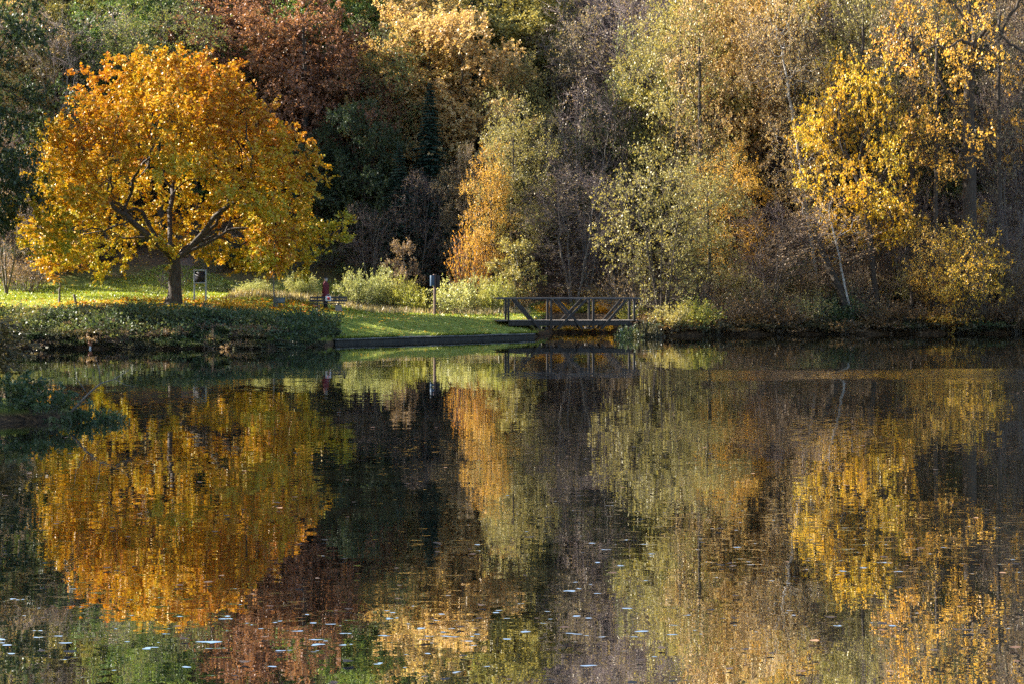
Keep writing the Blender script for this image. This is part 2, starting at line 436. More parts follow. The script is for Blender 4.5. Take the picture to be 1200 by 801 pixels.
def make_tree(seed, H, R, cb, shape='oval', r_trunk=None, clumps=55, per=24, csig=.85, fork=None, limbs=6, limb_rise=.6,
              lean=(0, 0), step=.42, leaf=.15, ltw=7, tw=3, twl=.7, droop=.0, tsc=.55, leafprob=1.0, bark='bark_dark',
              twr=.006, shell=.38, leader=.8, tint_up=0.0, wobble=.22, strat=False, stems=1, name='tree'):
    rng = np.random.default_rng(seed)
    fork = fork if fork is not None else cb
    # crown attraction points
    C = []
    while len(C) < clumps:
        t = rng.uniform(0, 1); er = float(env_radius(shape, np.array([t]))[0])
        if rng.uniform() > er ** 1.3 + .05: continue
        a = rng.uniform(0, 2 * PI); q = rng.uniform() ** shell
        wob = 1 + wobble * math.sin(3 * a + seed) * math.sin(4 * t + seed * 1.3)
        C.append((q * er * R * wob * math.cos(a), q * er * R * wob * math.sin(a), cb + t * (H - cb)))
    if strat:
        C = []
        for i in range(clumps):
            t = min(.97, ((i + .5) / clumps) ** .9); a = i * 2.39996; q = (1.0, .97, .62, .92)[i % 4] * rng.uniform(.84, 1.12)
            er = float(env_radius(shape, np.array([t]))[0]) * (1 + .11 * math.sin(3 * a + 1) * math.sin(5 * t))
            C.append((q * er * R * math.cos(a), q * er * R * math.sin(a), cb + t * (H - cb)))
        for i in range(10): C.append((rng.normal(0, .12) * R, rng.normal(0, .12) * R, H * rng.uniform(.93, 1.0)))
    C = np.array(C)
    off = lambda z: np.stack([lean[0] * (z / H) ** 1.2, lean[1] * (z / H) ** 1.2], -1)
    A = np.repeat(C, per, 0) + rng.normal(0, 1, (len(C) * per, 3)) * np.array([csig, csig, csig * .62])
    A = A[A[:, 2] > cb * .75]
    if strat: A = A[~((A[:, 2] < 5.2) & (np.abs(A[:, 0]) < 4.2) & (A[:, 1] < 2.0) | (A[:, 2] < 7.0) & (np.abs(A[:, 0]) < 2.6) & (A[:, 1] < .5) | (A[:, 2] < 3.3) & (np.hypot(A[:, 0], A[:, 1]) < 4.5))]
    A[:, :2] += off(np.clip(A[:, 2], 0, None))
    # trunk(s) and main limbs
    nodes = []; par = []
    zt = H * leader if leader else fork
    for s_ in range(stems):
        ang = 2 * PI * s_ / stems + rng.uniform(0, .8); sp = 0 if stems == 1 else R * .35
        prev = -1 if not nodes else 0
        nz = max(4, int(zt / step)); jx = np.cumsum(rng.normal(0, .03, (nz + 1, 2)), 0)
        jx -= jx[0]
        start = 0 if not nodes else 1
        for i in range(start, nz + 1):
            z = zt * i / nz
            o = off(np.array([z]))[0]
            f = (z / zt) ** .8
            nodes.append((o[0] + jx[i, 0] + sp * f * math.cos(ang), o[1] + jx[i, 1] + sp * f * math.sin(ang), z))
            par.append(prev if prev >= 0 else 0); prev = len(nodes) - 1
    nt = len(nodes)
    zs = np.array([n[2] for n in nodes])
    for l in range(limbs):
        z0 = fork * rng.uniform(.8, 1.12) + (zt - fork) * .8 * (l / max(1, limbs)) * (1 if leader else 0)
        k = int(np.argmin(np.abs(zs - min(z0, zt))))
        a = l * 2.4 + rng.uniform(-.4, .4); er = .45 * R
        p = np.array(nodes[k]); d = np.array([math.cos(a), math.sin(a), limb_rise * rng.uniform(.7, 1.4)]); prev = k
        for q in range(max(2, int(er / step))):
            d = unit(d + rng.normal(0, .10, 3) + np.array([0, 0, .03])); p = p + d * step
            nodes.append(tuple(p)); par.append(prev); prev = len(nodes) - 1
    N, par = colonize(rng, nodes, par, A, step, infl=3.2, kill=step * 1.35)
    Rd, nch = radii(N, par)
    if r_trunk: 
        sc = r_trunk / Rd[0]
        Rd = np.where(Rd > .02, .02 + (Rd - .02) * max(.2, (r_trunk - .02) / max(Rd[0] - .02, 1e-3)), Rd)
    tb = MB(); skeleton_mesh(tb, N, par, Rd)
    # leafy twigs on the thin wood
    cb_ = MB()
    tips = np.nonzero((Rd < .021) & (np.arange(len(N)) >= nt))[0]
    bd = unit(N[tips] - N[par[tips]])
    K = tw
    O = np.repeat(N[tips], K, 0) ; BD = np.repeat(bd, K, 0)
    O = O + rng.normal(0, .05, O.shape)
    TD = unit(BD * .8 + rng.normal(0, .62, O.shape) + np.array([0, 0, .10 - droop]))
    TL = twl * rng.uniform(.45, 1.25, len(O))
    twigs(cb_, O, TD, TL, np.full(len(O), twr) * rng.uniform(.7, 1.4, len(O)), 1)
    # side twiglets
    if tw >= 4:
        f = rng.uniform(.25, .8, len(O)); O2 = O + TD * (TL * f)[:, None]
        D2 = unit(TD + rng.normal(0, .6, O.shape)); twigs(cb_, O2, D2, TL * .55, np.full(len(O), twr * .7), 1)
    tt = clumptint(O, seed + 5, tsc) * .62 + rng.uniform(0, .2, len(O))
    tt = tt + tint_up * (O[:, 2] - cb) / (H - cb)
    sel = rng.uniform(size=len(O)) < leafprob
    # bare patches : some clumps keep fewer leaves
    O = O[sel]; TD = TD[sel]; TL = TL[sel]; tt = tt[sel]
    LP = np.repeat(O, ltw, 0); LD = np.repeat(TD, ltw, 0); LL = np.repeat(TL, ltw); tn = np.repeat(tt, ltw)
    f = rng.uniform(.15, 1.05, len(LP))
    P = LP + LD * (LL * f)[:, None] + rng.normal(0, .035, LP.shape)
    D = unit(LD * .5 + rng.normal(0, .7, LP.shape) + np.array([0, 0, -.25]))
    NN = unit(rng.normal(0, .65, LP.shape) + np.array([0, 0, .75]))
    S = leaf * rng.uniform(.6, 1.3, len(P))
    leaves(cb_, P, D, NN, S, S * .42, np.clip(tn + .12 + (.32 if tint_up else 0) + rng.normal(0, .17, len(P)), 0, 1), 0)
    trunk = tb.mesh(name + '_trunk', M[bark], smooth=True)
    crown = cb_.mesh(name + '_crown', [LM['gold'], M['twig' if bark != 'bark_dark' else 'twig_dark']])
    return dict(trunk=trunk, crown=crown, H=H, R=R, nl=len(P))

def make_spruce(seed, H, R, name='spruce'):
    rng = np.random.default_rng(seed)
    tb = MB(); zz = np.linspace(0, H, 24)
    tb.tube(np.stack([.03 * np.sin(zz), .03 * np.cos(zz * 1.3), zz], 1), .02 + .20 * (1 - zz / H), 9, 0, cap=False)
    c = MB(); Ps = []; Ds = []; Ns = []; Ls = []; Ws = []; Ts = []
    z = 1.2
    while z < H - .15:
        t = z / H; rad = R * (1 - t) ** .85 * rng.uniform(.82, 1.12) + .12
        nb = int(rng.integers(6, 9)); a0 = rng.uniform(0, 6.28)
        for b in range(nb):
            a = a0 + b * 2 * PI / nb + rng.uniform(-.25, .25); r_ = rad * rng.uniform(.7, 1.1)
            m = 9; s = np.linspace(0, 1, m)
            hx = s * r_; hz = z + .10 * r_ * s - .42 * r_ * s ** 1.7 + .16 * r_ * s ** 4
            pts = np.stack([hx * math.cos(a), hx * math.sin(a), hz], 1)
            tb.tube(pts, np.linspace(.012 + .012 * rad, .005, m), 3, 0, cap=False)
            n = max(8, int(r_ * 26)); u = rng.uniform(.08, 1.0, n)
            p = np.stack([np.interp(u, s, pts[:, k]) for k in range(3)], 1)
            side = np.array([-math.sin(a), math.cos(a), 0]) * rng.choice([-1, 1], n)[:, None]
            out = np.array([math.cos(a), math.sin(a), -.25])
            ln = (.22 + .34 * (1 - u)) * rng.uniform(.7, 1.3, n) * (0.6 + .25 * rad)
            d = unit(side * rng.uniform(.3, 1.0, (n, 1)) + out * .55 + np.array([0, 0, -1]) * rng.uniform(.1, .9, (n, 1)))
            Ps.append(p); Ds.append(d); Ns.append(rng.normal(0, .5, (n, 3)) + np.array([0, 0, 1])); Ls.append(ln); Ws.append(ln * .16)
            Ts.append(np.clip(.25 + .5 * u + rng.normal(0, .15, n), 0, 1))
        z += rng.uniform(.26, .40)
    leaves(c, np.concatenate(Ps), np.concatenate(Ds), np.concatenate(Ns), np.concatenate(Ls), np.concatenate(Ws), np.concatenate(Ts), 0)
    return dict(trunk=tb.mesh(name + '_trunk', M['bark_dark'], True), crown=c.mesh(name + '_crown', [LM['spruce'], M['twig_dark']]), H=H, R=R, nl=0)

def make_bush(seed, H, R, shoots=60, leaf=.11, lw=.28, per=26, spread=.7, side=3, upright=1.0, arch=.0, tsc=1.2, name='bush'):
    """many stems from one stool, side shoots, leaves along all of them"""
    rng = np.random.default_rng(seed)
    st = MB(); c = MB(); P = []; D = []
    for i in range(shoots):
        a = rng.uniform(0, 6.283); q = rng.uniform() ** .6
        b = np.array([math.cos(a), math.sin(a), 0]) * R * .45 * rng.uniform() ** .5
        tip = np.array([math.cos(a) * R * q * spread * 1.4, math.sin(a) * R * q * spread * 1.4, H * rng.uniform(.65, 1.05) * (1 - .45 * q * q)])
        mid = b * .6 + tip * .4 + np.array([0, 0, H * .14 * upright])
        u = np.linspace(0, 1, 8)[:, None]
        pts = (1 - u) ** 2 * b + 2 * u * (1 - u) * mid + u * u * (tip + np.array([math.cos(a), math.sin(a), -1.2]) * arch * H)
        pts = pts + np.cumsum(rng.normal(0, .02, pts.shape), 0) * (u > 0)
        st.tube(pts, np.linspace(.016, .004, 8) * (H / 2.4) ** .5, 3, 0, cap=False)
        for s in range(side):
            f = rng.uniform(.25, .95); k = f * 7; k0 = int(k)
            o = pts[k0] + (pts[min(7, k0 + 1)] - pts[k0]) * (k - k0)
            tg = unit(pts[min(7, k0 + 1)] - pts[k0])
            d = unit(tg * .9 + rng.normal(0, .5, 3)); L = H * .28 * rng.uniform(.5, 1.2)
            twigs(c, o[None], d[None], np.array([L]), np.array([.004]), 1)
            n = max(3, per // 3); v = rng.uniform(.1, 1.0, n)
            P.append(o + d * (L * v)[:, None]); D.append(np.repeat(d[None], n, 0))
        v = rng.uniform(.2, 1.0, per); kk = v * 7; k0 = np.minimum(kk.astype(int), 6); fr = (kk - k0)[:, None]
        P.append(pts[k0] * (1 - fr) + pts[k0 + 1] * fr); D.append(unit(pts[k0 + 1] - pts[k0]))
    P = np.concatenate(P); D = np.concatenate(D)
    P = P + rng.normal(0, .03, P.shape); P[:, 2] = np.maximum(P[:, 2], .02)
    LD = unit(D * .8 + rng.normal(0, .6, P.shape)); NN = rng.normal(0, .7, P.shape) + np.array([0, 0, .6])
    S = leaf * rng.uniform(.6, 1.3, len(P))
    tn = clumptint(P, seed, tsc) * .7 + rng.uniform(0, .3, len(P))
    leaves(c, P, LD, NN, S, S * lw, np.clip(tn, 0, 1), 0)
    return dict(trunk=st.mesh(name + '_stems', M['bark_grey'], True), crown=c.mesh(name + '_foliage', [LM['willow'], M['twig']]), H=H, R=R, nl=len(P))

PR = {}
PR['maple'] = make_tree(11, 13.6, 8.0, 2.1, 'taper', .33, clumps=155, per=24, csig=.72, fork=2.5, limbs=9, limb_rise=.72, leaf=.165, ltw=16, tw=3, twl=.62, droop=.12, wobble=.07, strat=True, leader=0, shell=.42, tint_up=-.50, name='maple')
PR['oval'] = make_tree(21, 18, 4.6, 4.0, 'oval', .26, clumps=70, per=24, csig=.62, limbs=8, leaf=.16, ltw=13, tw=3, name='oval')
PR['round'] = make_tree(22, 18, 6.0, 4.5, 'dome', .30, clumps=68, per=27, csig=.75, limbs=9, leaf=.17, ltw=13, tw=3, leader=.6, name='round')
PR['sparse'] = make_tree(23, 19, 5.0, 3.2, 'oval', .2, clumps=66, per=20, csig=.8, limbs=9, limb_rise=.8, leaf=.13, ltw=5, tw=4, twl=.95, leafprob=.85, name='sparse')
PR['bare'] = make_tree(24, 15, 4.6, 1.6, 'oval', .17, clumps=46, per=26, csig=1.1, limbs=9, limb_rise=1.1, stems=3, leaf=.11, ltw=3, tw=5, twl=1.0, bark='bark_grey', leafprob=.38, leader=.5, name='bare')
PR['oak'] = make_tree(65, 27, 8.0, 9.0, 'dome', .55, clumps=44, per=26, csig=.8, fork=13.0, limbs=9, limb_rise=.8, leaf=.16, ltw=6, tw=3, leader=.6, shell=.30, leafprob=.6, name='oak')
PR['spruce'] = make_spruce(26, 20, 3.6)
PR['birch'] = make_tree(27, 19, 4.0, 5.5, 'oval', .16, clumps=70, per=16, csig=.85, limbs=9, limb_rise=.9, lean=(-4.2, .6), leaf=.12, ltw=6, tw=4, twl=.9, droop=.35, bark='bark_pale', leafprob=.8, name='birch')
PR['leaning'] = make_tree(28, 15, 4.8, 4.5, 'dome', .24, clumps=26, per=48, csig=.82, limbs=9, lean=(-3.6, -.6), leafprob=.8, leaf=.145, ltw=9, tw=3, leader=.6, fork=4.2, shell=.34, name='leaning')
PR['multistem'] = make_tree(29, 8.5, 3.4, 1.0, 'vase', .11, clumps=60, per=16, csig=.6, limbs=5, limb_rise=1.4, leaf=.11, ltw=5, tw=4, twl=.6, stems=5, leader=.6, step=.32, leafprob=.55, name='multistem')
PR['pole'] = make_tree(33, 20, 3.6, 8.0, 'oval', .24, clumps=34, per=18, csig=.7, limbs=12, fork=5.0, limb_rise=.5, leaf=.13, ltw=4, tw=5, twl=.9, leafprob=.4, name='pole')
PR['palepole'] = make_tree(34, 14, 2.4, 6.0, 'oval', .11, clumps=20, per=16, csig=.6, limbs=7, fork=4.5, limb_rise=.7, leaf=.12, ltw=4, tw=4, twl=.8, leafprob=.4, bark='bark_pale', name='palepole')
PR['young'] = make_tree(30, 5.5, 2.0, 1.0, 'oval', .06, clumps=28, per=16, csig=.30, limbs=6, leaf=.14, ltw=6, tw=3, twl=.42, step=.26, leader=.75, bark='bark_grey', name='young')
PR['sapling'] = make_tree(31, 4.6, 1.15, 2.0, 'oval', .05, clumps=26, per=12, csig=.35, limbs=4, leaf=.15, ltw=5, tw=3, twl=.35, step=.24, leader=.85, bark='bark_grey', name='sapling')
PR['willow'] = make_bush(41, 2.5, 1.7, 80, .13, .17, 34, .75, 4, 1.1, name='willow')
PR['shrub'] = make_bush(42, 2.4, 1.6, 60, .12, .36, 22, .9, 5, .7, .05, name='shrub')
PR['bramble'] = make_bush(43, 1.15, 1.5, 60, .13, .36, 20, 1.0, 3, 1.5, .14, name='bramble')
PR['thicket'] = make_bush(44, 3.4, 2.2, 75, .11, .36, 14, .85, 6, .8, .02, name='thicket')
PR['reed'] = make_bush(45, 1.3, .7, 55, .40, .045, 10, .8, 0, 1.3, .12, name='reed')
# ------------------------------------------------------------------ planting
rnd = random.Random(5)
def plant_at(proto, colour, name, x, y, zs, xs, rz, label, cat, group=None, parts=('trunk', 'crown'), z=None, tilt=(0, 0)):
    p = PR[proto]
    o = empty(name, (x, y, (gz(x, y) if z is None else z) - .06), rz, label, cat, group)
    o.rotation_euler = (tilt[0], tilt[1], rz)
    o.scale = (xs, xs, zs)
    for part, me in ((parts[0], p['trunk']), (parts[1], p['crown'])):
        c = bpy.data.objects.new(part, me); link(c, o)
        if part == parts[1]:
            c.material_slots[0].link = 'OBJECT'; c.material_slots[0].material = LM[colour]
    return o

def tree(proto, colour, px, ytop, Y, hw, label, name='tree', cat='tree', group=None, rz=None, rel=None):
    x = wx(px, Y); p = PR[proto]
    H = wz(ytop, Y) - gz(x, Y); zs = H / p['H']
    xs = hw * Y / F / p['R'] if hw else zs
    return plant_at(proto, colour, name, x, Y, zs, xs, rnd.uniform(0, 6.28) if rz is None else rz, label, cat, group)

def shrub(proto, colour, px, ytop, Y, hw, label, name='shrub', cat='shrub', group=None):
    x = wx(px, Y); p = PR[proto]
    H = max(.5, wz(ytop, Y) - gz(x, Y)); zs = H / p['H']
    return plant_at(proto, colour, name, x, Y, zs, hw * Y / F / p['R'], rnd.uniform(0, 6.28), label, cat, group, ('stems', 'foliage'))

def wz_inv(z, Y): return HY - (z - CZ) * F / Y
# the big maple on the lawn
tree('maple', 'maple', 203, 74, 103, 176, 'broad golden maple with a short dark trunk standing alone on the lawn', 'maple_tree', rz=.12)
# far left
tree('round', 'darkgreen', -46, -70, 95, 112, 'shaded brown tree at the far left edge, its dark boughs reaching in from outside', rz=.5)  # dark leaf kind carries the shade on this tree in its colour
tree('bare', 'brown', 8, 120, 112, 48, 'dim half bare grey brown tree behind the far left edge of the lawn', group=None)
tree('bare', 'mauve', 52, 150, 124, 44, 'bare twiggy tree between the left edge and the golden maple')
tree('oval', 'oliveGold', 62, -30, 150, 56, 'tan olive tree high on the slope above the left edge')
tree('sparse', 'peach', 105, -40, 165, 48, 'thin peach tinted tree between the tan olive tree and the green oak', group=None)
tree('round', 'green', 168, -22, 140, 92, 'wide green oak rising directly behind the top of the golden maple', 'oak_tree')
tree('oval', 'yellowgreen', 243, -40, 152, 48, 'yellow green tree between the green oak and the russet beech')
tree('round', 'russet', 318, 6, 136, 72, 'russet red beech on the slope behind the right shoulder of the golden maple', 'beech_tree')
tree('oval', 'russet', 352, 60, 130, 48, 'dark reddish brown tree just in front of the russet beech')
tree('round', 'brown', 390, -60, 168, 60, 'brown treetop rising between the russet beech and the lit yellow green tree')
tree('oval', 'yellowgreen', 402, 4, 137, 38, 'slim yellow green tree catching the sun beside the russet beech')
tree('round', 'olive', 455, -30, 146, 60, 'olive green tree with a lit top left of the peach coloured beeches')
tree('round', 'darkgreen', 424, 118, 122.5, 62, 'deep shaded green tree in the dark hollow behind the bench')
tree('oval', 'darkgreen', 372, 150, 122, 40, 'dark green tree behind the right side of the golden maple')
tree('young', 'orange', 430, 74, 133, 17, 'small golden orange tree glowing against the dark green hollow')
tree('spruce', 'spruce', 468, 165, 119.5, 46, 'shortest dark spruce in the hollow behind the white flowering shrubs'.replace('white flowering', 'pale willow'), 'spruce_tree')
tree('spruce', 'spruce', 504, 92, 124, 48, 'green spruce with drooping boughs under the peach coloured beeches', 'spruce_tree')
tree('spruce', 'spruce', 556, 46, 131, 46, 'tallest blue black spruce standing in front of the peach coloured beeches', 'spruce_tree')
tree('round', 'peach', 530, -42, 147, 66, 'peach gold beech lit at its crown above the tallest spruce', 'beech_tree')
tree('oval', 'gold', 600, -60, 158, 52, 'pale golden treetop just right of the peach gold beech')
tree('bare', 'brown', 488, 196, 119.5, 34, 'small bare mauve tree in front of the spruces', 'tree')
tree('bare', 'brown', 436, 235, 119, 34, 'small brown twiggy tree behind the standing person')
tree('young', 'brown', 472, 284, 113.5, 22, 'little brown leaved tree behind the pale shrubs', 'young_tree')
shrub('thicket', 'orange', 549, 256, 113.0, 25, 'soft orange leaved thicket rising above the shrubs left of the bridge', 'thicket')
tree('young', 'oliveGold', 604, 282, 110.5, 30, 'olive gold young tree behind the left end of the bridge', 'young_tree')
tree('sparse', 'gold', 576, 168, 113.2, 30, 'slim golden yellow tree directly above the shrubs left of the bridge')
tree('sparse', 'oliveGold', 600, 108, 114.5, 46, 'golden olive tree above the soft orange thicket')
tree('sparse', 'oliveGold', 640, 130, 124, 44, 'olive gold tree standing behind the left half of the bridge')
tree('bare', 'mauve', 672, 190, 114.6, 62, 'wide purple grey bare tree directly behind the bridge')
tree('bare', 'mauve', 640, -40, 146, 66, 'tall mauve bare tree with thin olive leaves high above the bridge')
tree('sparse', 'olive', 655, 30, 136, 50, 'thin dark olive tree above the middle of the bridge')
tree('sparse', 'oliveGold', 612, 62, 127, 44, 'sunlit olive gold tree high behind the left end of the bridge')
tree('bare', 'mauve', 690, 88, 121, 54, 'bare violet grey tree of upright twigs behind the wide purple grey one')
tree('sparse', 'olive', 748, 36, 125, 50, 'olive tree with thin dark limbs high behind the right end of the bridge')
tree('sparse', 'mauve', 545, 170, 118, 30, 'thin mauve brown tree between the spruces and the slim golden yellow tree')
tree('bare', 'mauve', 722, -60, 138, 76, 'tall purple grey tree of fine bare twigs above the right end of the bridge')
tree('sparse', 'olive', 718, 110, 124, 58, 'airy olive green tree behind the purple grey bare tree')
tree('sparse', 'oliveGold', 793, -45, 119, 72, 'airy olive tree with one black upright trunk showing in its middle')
tree('multistem', 'oliveGold', 776, 192, 107.2, 62, 'many stemmed alder with sparse olive gold leaves at the right bridge end', 'alder_tree')
tree('sparse', 'oliveGold', 832, 180, 111.5, 52, 'sparse green gold tree right of the many stemmed alder')
tree('oval', 'peach', 856, -80, 122, 66, 'tall peach gold tree with a leafy sunlit left side')
tree('sparse', 'gold', 858, 165, 114.5, 44, 'low golden tree in front of the tall peach gold tree')
tree('birch', 'peach', 960, -20, 116, 52, 'pale trunked birch leaning to the left with thin peach leaves', 'birch_tree', rz=0)
tree('sparse', 'gold', 905, -70, 128, 58, 'thin gold tree behind the leaning birch')
tree('leaning', 'yellow', 1030, 55, 111.5, 66, 'bright yellow tree leaning out over the water from the right bank', rz=0)
tree('bare', 'brown', 905, 232, 112, 46, 'brown half bare small tree between the low golden tree and the leaning yellow tree')
tree('oval', 'oliveGold', 985, -70, 126, 54, 'olive gold tree rising behind the leaning yellow tree')
tree('oak', 'gold', 1137, -150, 111.8, 120, 'huge old oak with thick black forked trunk and thin gold leaves', 'oak_tree', rz=1.0)
tree('sparse', 'oliveGold', 1040, -80, 121, 52, 'airy olive gold treetop between the birch and the huge old oak')
plant_at('multistem', 'yellow', 'overhanging_tree', wx(1114, 109.6), 109.3, .72, .62, .5, 'yellow leaved small tree hanging far out over the water below the old oak', 'tree', tilt=(.5, -.1))
tree('multistem', 'gold', 1096, 262, 110.2, 32, 'glowing yellow young tree hanging over the right bank', 'young_tree')
tree('young', 'gold', 1146, 242, 113, 28, 'pale gold young tree under the huge old oak', 'young_tree')
tree('bare', 'mauve', 1185, 70, 116, 58, 'bare mauve tree at the far right edge beside the old oak')
tree('sparse', 'brown', 1205, -70, 119, 46, 'thin brown leaved tree cut off by the far right edge')
tree('bare', 'brown', 1062, 200, 114, 52, 'brown twiggy tree between the leaning yellow tree and the old oak')
tree('oval', 'olive', 1090, -30, 132, 52, 'dark olive tree behind the old oak')
tree('bare', 'mauve', 1150, 220, 112, 44, 'low tangle of bare mauve branches below the old oak')
for px, yt, Y, hw, kc, lb in ((1068, -40, 112.5, 40, 'brown', 'slender dark trunk with few leaves right of the leaning yellow tree'),
        (1098, -60, 111, 38, 'gold', 'tall slender dark trunk between the brown twiggy tree and the old oak'), (1172, -50, 112, 40, 'mauve', 'tall nearly bare dark trunk just right of the old oak'),
        (948, 20, 118, 36, 'mauve', 'slim nearly bare trunk behind the left side of the leaning yellow tree'), (1010, -50, 117, 40, 'oliveGold', 'slim dark trunk rising behind the leaning yellow tree'),
        (820, -30, 116, 38, 'peach', 'thin dark trunk with few peach leaves right of the airy olive tree'), (690, 10, 128, 40, 'mauve', 'thin nearly bare trunk above the middle of the bridge railing')):
    tree('pole', kc, px, yt, Y, hw, lb)
x = wx(1001, 109.7); plant_at('pole', 'brown', 'leaning_tree', x, 109.7, .38, .95, 0, 'thick dark trunk leaning steeply left over the water on the right bank', 'tree', tilt=(0, -.40))
x = wx(1003, 109.5); plant_at('palepole', 'gold', 'leaning_tree', x, 109.5, .62, .62, 0, 'slender pale trunk leaning left beside the thick dark leaning trunk', 'tree', tilt=(0, -.24))
# small trees on the lawn
tree('sapling', 'maple', 322, 255, 101.5, 22, 'staked young tree with a pale thin trunk beside the reading board', 'young_tree')
tree('sapling', 'maple', 70, 276, 104, 24, 'young tree with a dark thin trunk on the lawn left of the golden maple', 'young_tree')

rnd_main = rnd; rnd = random.Random(21)
# forest that fills the slope
FILL = {
 'olive': ('olive green tree far up the slope, only its upper crown showing between others', 'olive trees far up the slope'),
 'oliveGold': ('olive gold tree far up the slope, only its upper crown showing between others', 'olive gold trees far up the slope'),
 'green': ('green tree far up the slope, only its upper crown showing between others', 'green trees far up the slope'),
 'brown': ('brown tree far up the slope, only its upper crown showing between others', 'brown trees far up the slope'),
 'russet': ('russet tree far up the slope, only its upper crown showing between others', 'russet trees far up the slope'),
 'peach': ('peach gold tree far up the slope, only its upper crown showing between others', 'peach gold trees far up the slope'),
 'mauve': ('bare mauve tree far up the slope, only its upper crown showing between others', 'bare trees far up the slope'),
 'spruce': ('dark spruce far up the slope, only its upper crown showing between others', 'spruces far up the slope'),
}
def region(px):
    if px < 120: return ['oliveGold', 'mauve', 'peach', 'olive']
    if px < 260: return ['green', 'green', 'olive', 'green']
    if px < 400: return ['russet', 'russet', 'olive', 'green']
    if px < 480: return ['olive', 'green', 'spruce', 'olive']
    if px < 620: return ['peach', 'peach', 'oliveGold', 'spruce']
    if px < 790: return ['mauve', 'olive', 'mauve', 'mauve']
    if px < 960: return ['peach', 'oliveGold', 'mauve', 'mauve']
    return ['olive', 'brown', 'mauve', 'mauve']
rows = [(128, 15.5, 40), (136, 16, 42), (145, 17, 44), (155, 17.5, 46), (167, 18, 48), (181, 18, 52), (197, 18, 56)]
for Y0, h0, step in rows:
    px = -160 + rnd.uniform(0, step)
    while px < 1370:
        Y = Y0 + rnd.uniform(-3.5, 3.5); x = wx(px, Y)
        if not (1.0 < x < 9.5 and Y < 138):
            k = rnd.choice(region(px + rnd.uniform(-40, 40)))
            proto = {'spruce': 'spruce', 'mauve': 'bare'}.get(k) or rnd.choice(['oval', 'round', 'sparse', 'oval'])
            zs = h0 * rnd.uniform(.8, 1.15) / PR[proto]['H']; lb, gr = FILL[k]
            plant_at(proto, k, 'spruce_tree' if k == 'spruce' else 'forest_tree', x, Y, zs, zs * rnd.uniform(.9, 1.25), rnd.uniform(0, 6.28), lb, 'tree', gr)
        px += step * rnd.uniform(.75, 1.25) * 145 / Y0
rnd = rnd_main
# tall trees along the near left shore (they shade the left bank and part of the water)
for x, y, h in ((-39.5, 98.5, 17), (-33, 84, 21), (-36, 77, 23), (-30, 70, 19), (-38, 64, 23), (-31, 57, 20), (-35, 47, 21), (-39, 36, 23), (-34, 26, 20)):
    pr = rnd.choice(['round', 'oval']); zs = h / PR[pr]['H']
    plant_at(pr, rnd.choice(['brown', 'oliveGold', 'olive']), 'shore_tree', x, y, zs, zs * 1.1, rnd.uniform(0, 6.28),
             'tall tree on the left shore of the lake, beyond the left edge of the view', 'tree', 'trees on the left shore')

# ------------------------------------------------------------------ shrubs
W_ = 'pale willow shrub with upright shoots '
shrub('willow', 'willow', 353, 318, 112, 20, 'pale green willow shrub nearest the golden maple, behind the staked young tree', 'willow_shrub')
shrub('willow', 'willow', 300, 326, 113, 26, 'dull green willow shrub under the right edge of the golden maple', 'willow_shrub')
shrub('willow', 'willow', 418, 316, 111, 27, W_ + 'just right of the standing person', 'willow_shrub')
shrub('willow', 'willow', 446, 312, 112, 26, 'tallest feathery willow shrub, midway between the person and the blue box', 'willow_shrub')
shrub('willow', 'yellowgreen', 474, 322, 111, 20, 'yellowish leafy shrub left of the post with the blue box', 'shrub')
shrub('shrub', 'yellowgreen', 488, 334, 110.2, 20, 'low golden green shrub at the foot of the blue box post', 'shrub')
shrub('shrub', 'willow', 532, 324, 109.5, 30, 'bulky pale green shrub right of the blue box post', 'shrub')
shrub('willow', 'willow', 558, 322, 111, 24, W_ + 'behind the bulky pale green shrub', 'willow_shrub')
shrub('willow', 'yellowgreen', 582, 324, 109, 22, 'green yellow shrub touching the left end of the bridge', 'shrub')
shrub('thicket', 'peach', 608, 318, 112, 22, 'straw coloured thicket seen through the left part of the bridge railing', 'thicket')
shrub('thicket', 'gold', 702, 330, 119, 26, 'golden thicket seen through the right part of the bridge railing', 'thicket')
shrub('thicket', 'gold', 668, 338, 122, 34, 'low golden thicket over the stream behind the bridge', 'thicket')
shrub('thicket', 'mauve', 735, 300, 111, 36, 'mauve twiggy thicket behind the right bridge end', 'thicket')
shrub('shrub', 'darkgreen', 268, 330, 115, 28, 'dark green shrub behind the notice board with two posts', 'shrub')
shrub('thicket', 'brown', 130, 318, 119, 30, 'brown thicket at the top of the lawn behind the golden maple', 'thicket')
shrub('thicket', 'brown', 30, 290, 116, 38, 'brown thicket on the lawn edge at the far left', 'thicket')
for i in range(30):
    px = -60 + i * 19 + rnd.uniform(-7, 7)
    if px > 520: break
    Y = 121.5 + rnd.uniform(-2, 3.5)
    if 165 < px < 205: Y += 4
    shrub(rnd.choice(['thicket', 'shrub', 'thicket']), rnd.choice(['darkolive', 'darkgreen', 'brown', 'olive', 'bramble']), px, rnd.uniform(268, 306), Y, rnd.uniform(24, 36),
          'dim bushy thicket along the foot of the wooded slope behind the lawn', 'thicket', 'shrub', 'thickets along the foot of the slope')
for px, yt, Y, hw, kc, lb in ((650, 352, 113.0, 22, 'yellow', 'low golden bush on the stream bank seen under the left half of the bridge'), (684, 352, 114.5, 26, 'yellowgreen', 'low yellow green bush at the head of the stream behind the bridge'),
                              (716, 350, 113, 22, 'yellow', 'low golden bush on the stream bank seen behind the right half of the bridge'), (742, 352, 110, 20, 'yellowgreen', 'low bright bush behind the right end of the bridge')):
    shrub('shrub', kc, px, yt, Y, hw, lb, 'shrub')
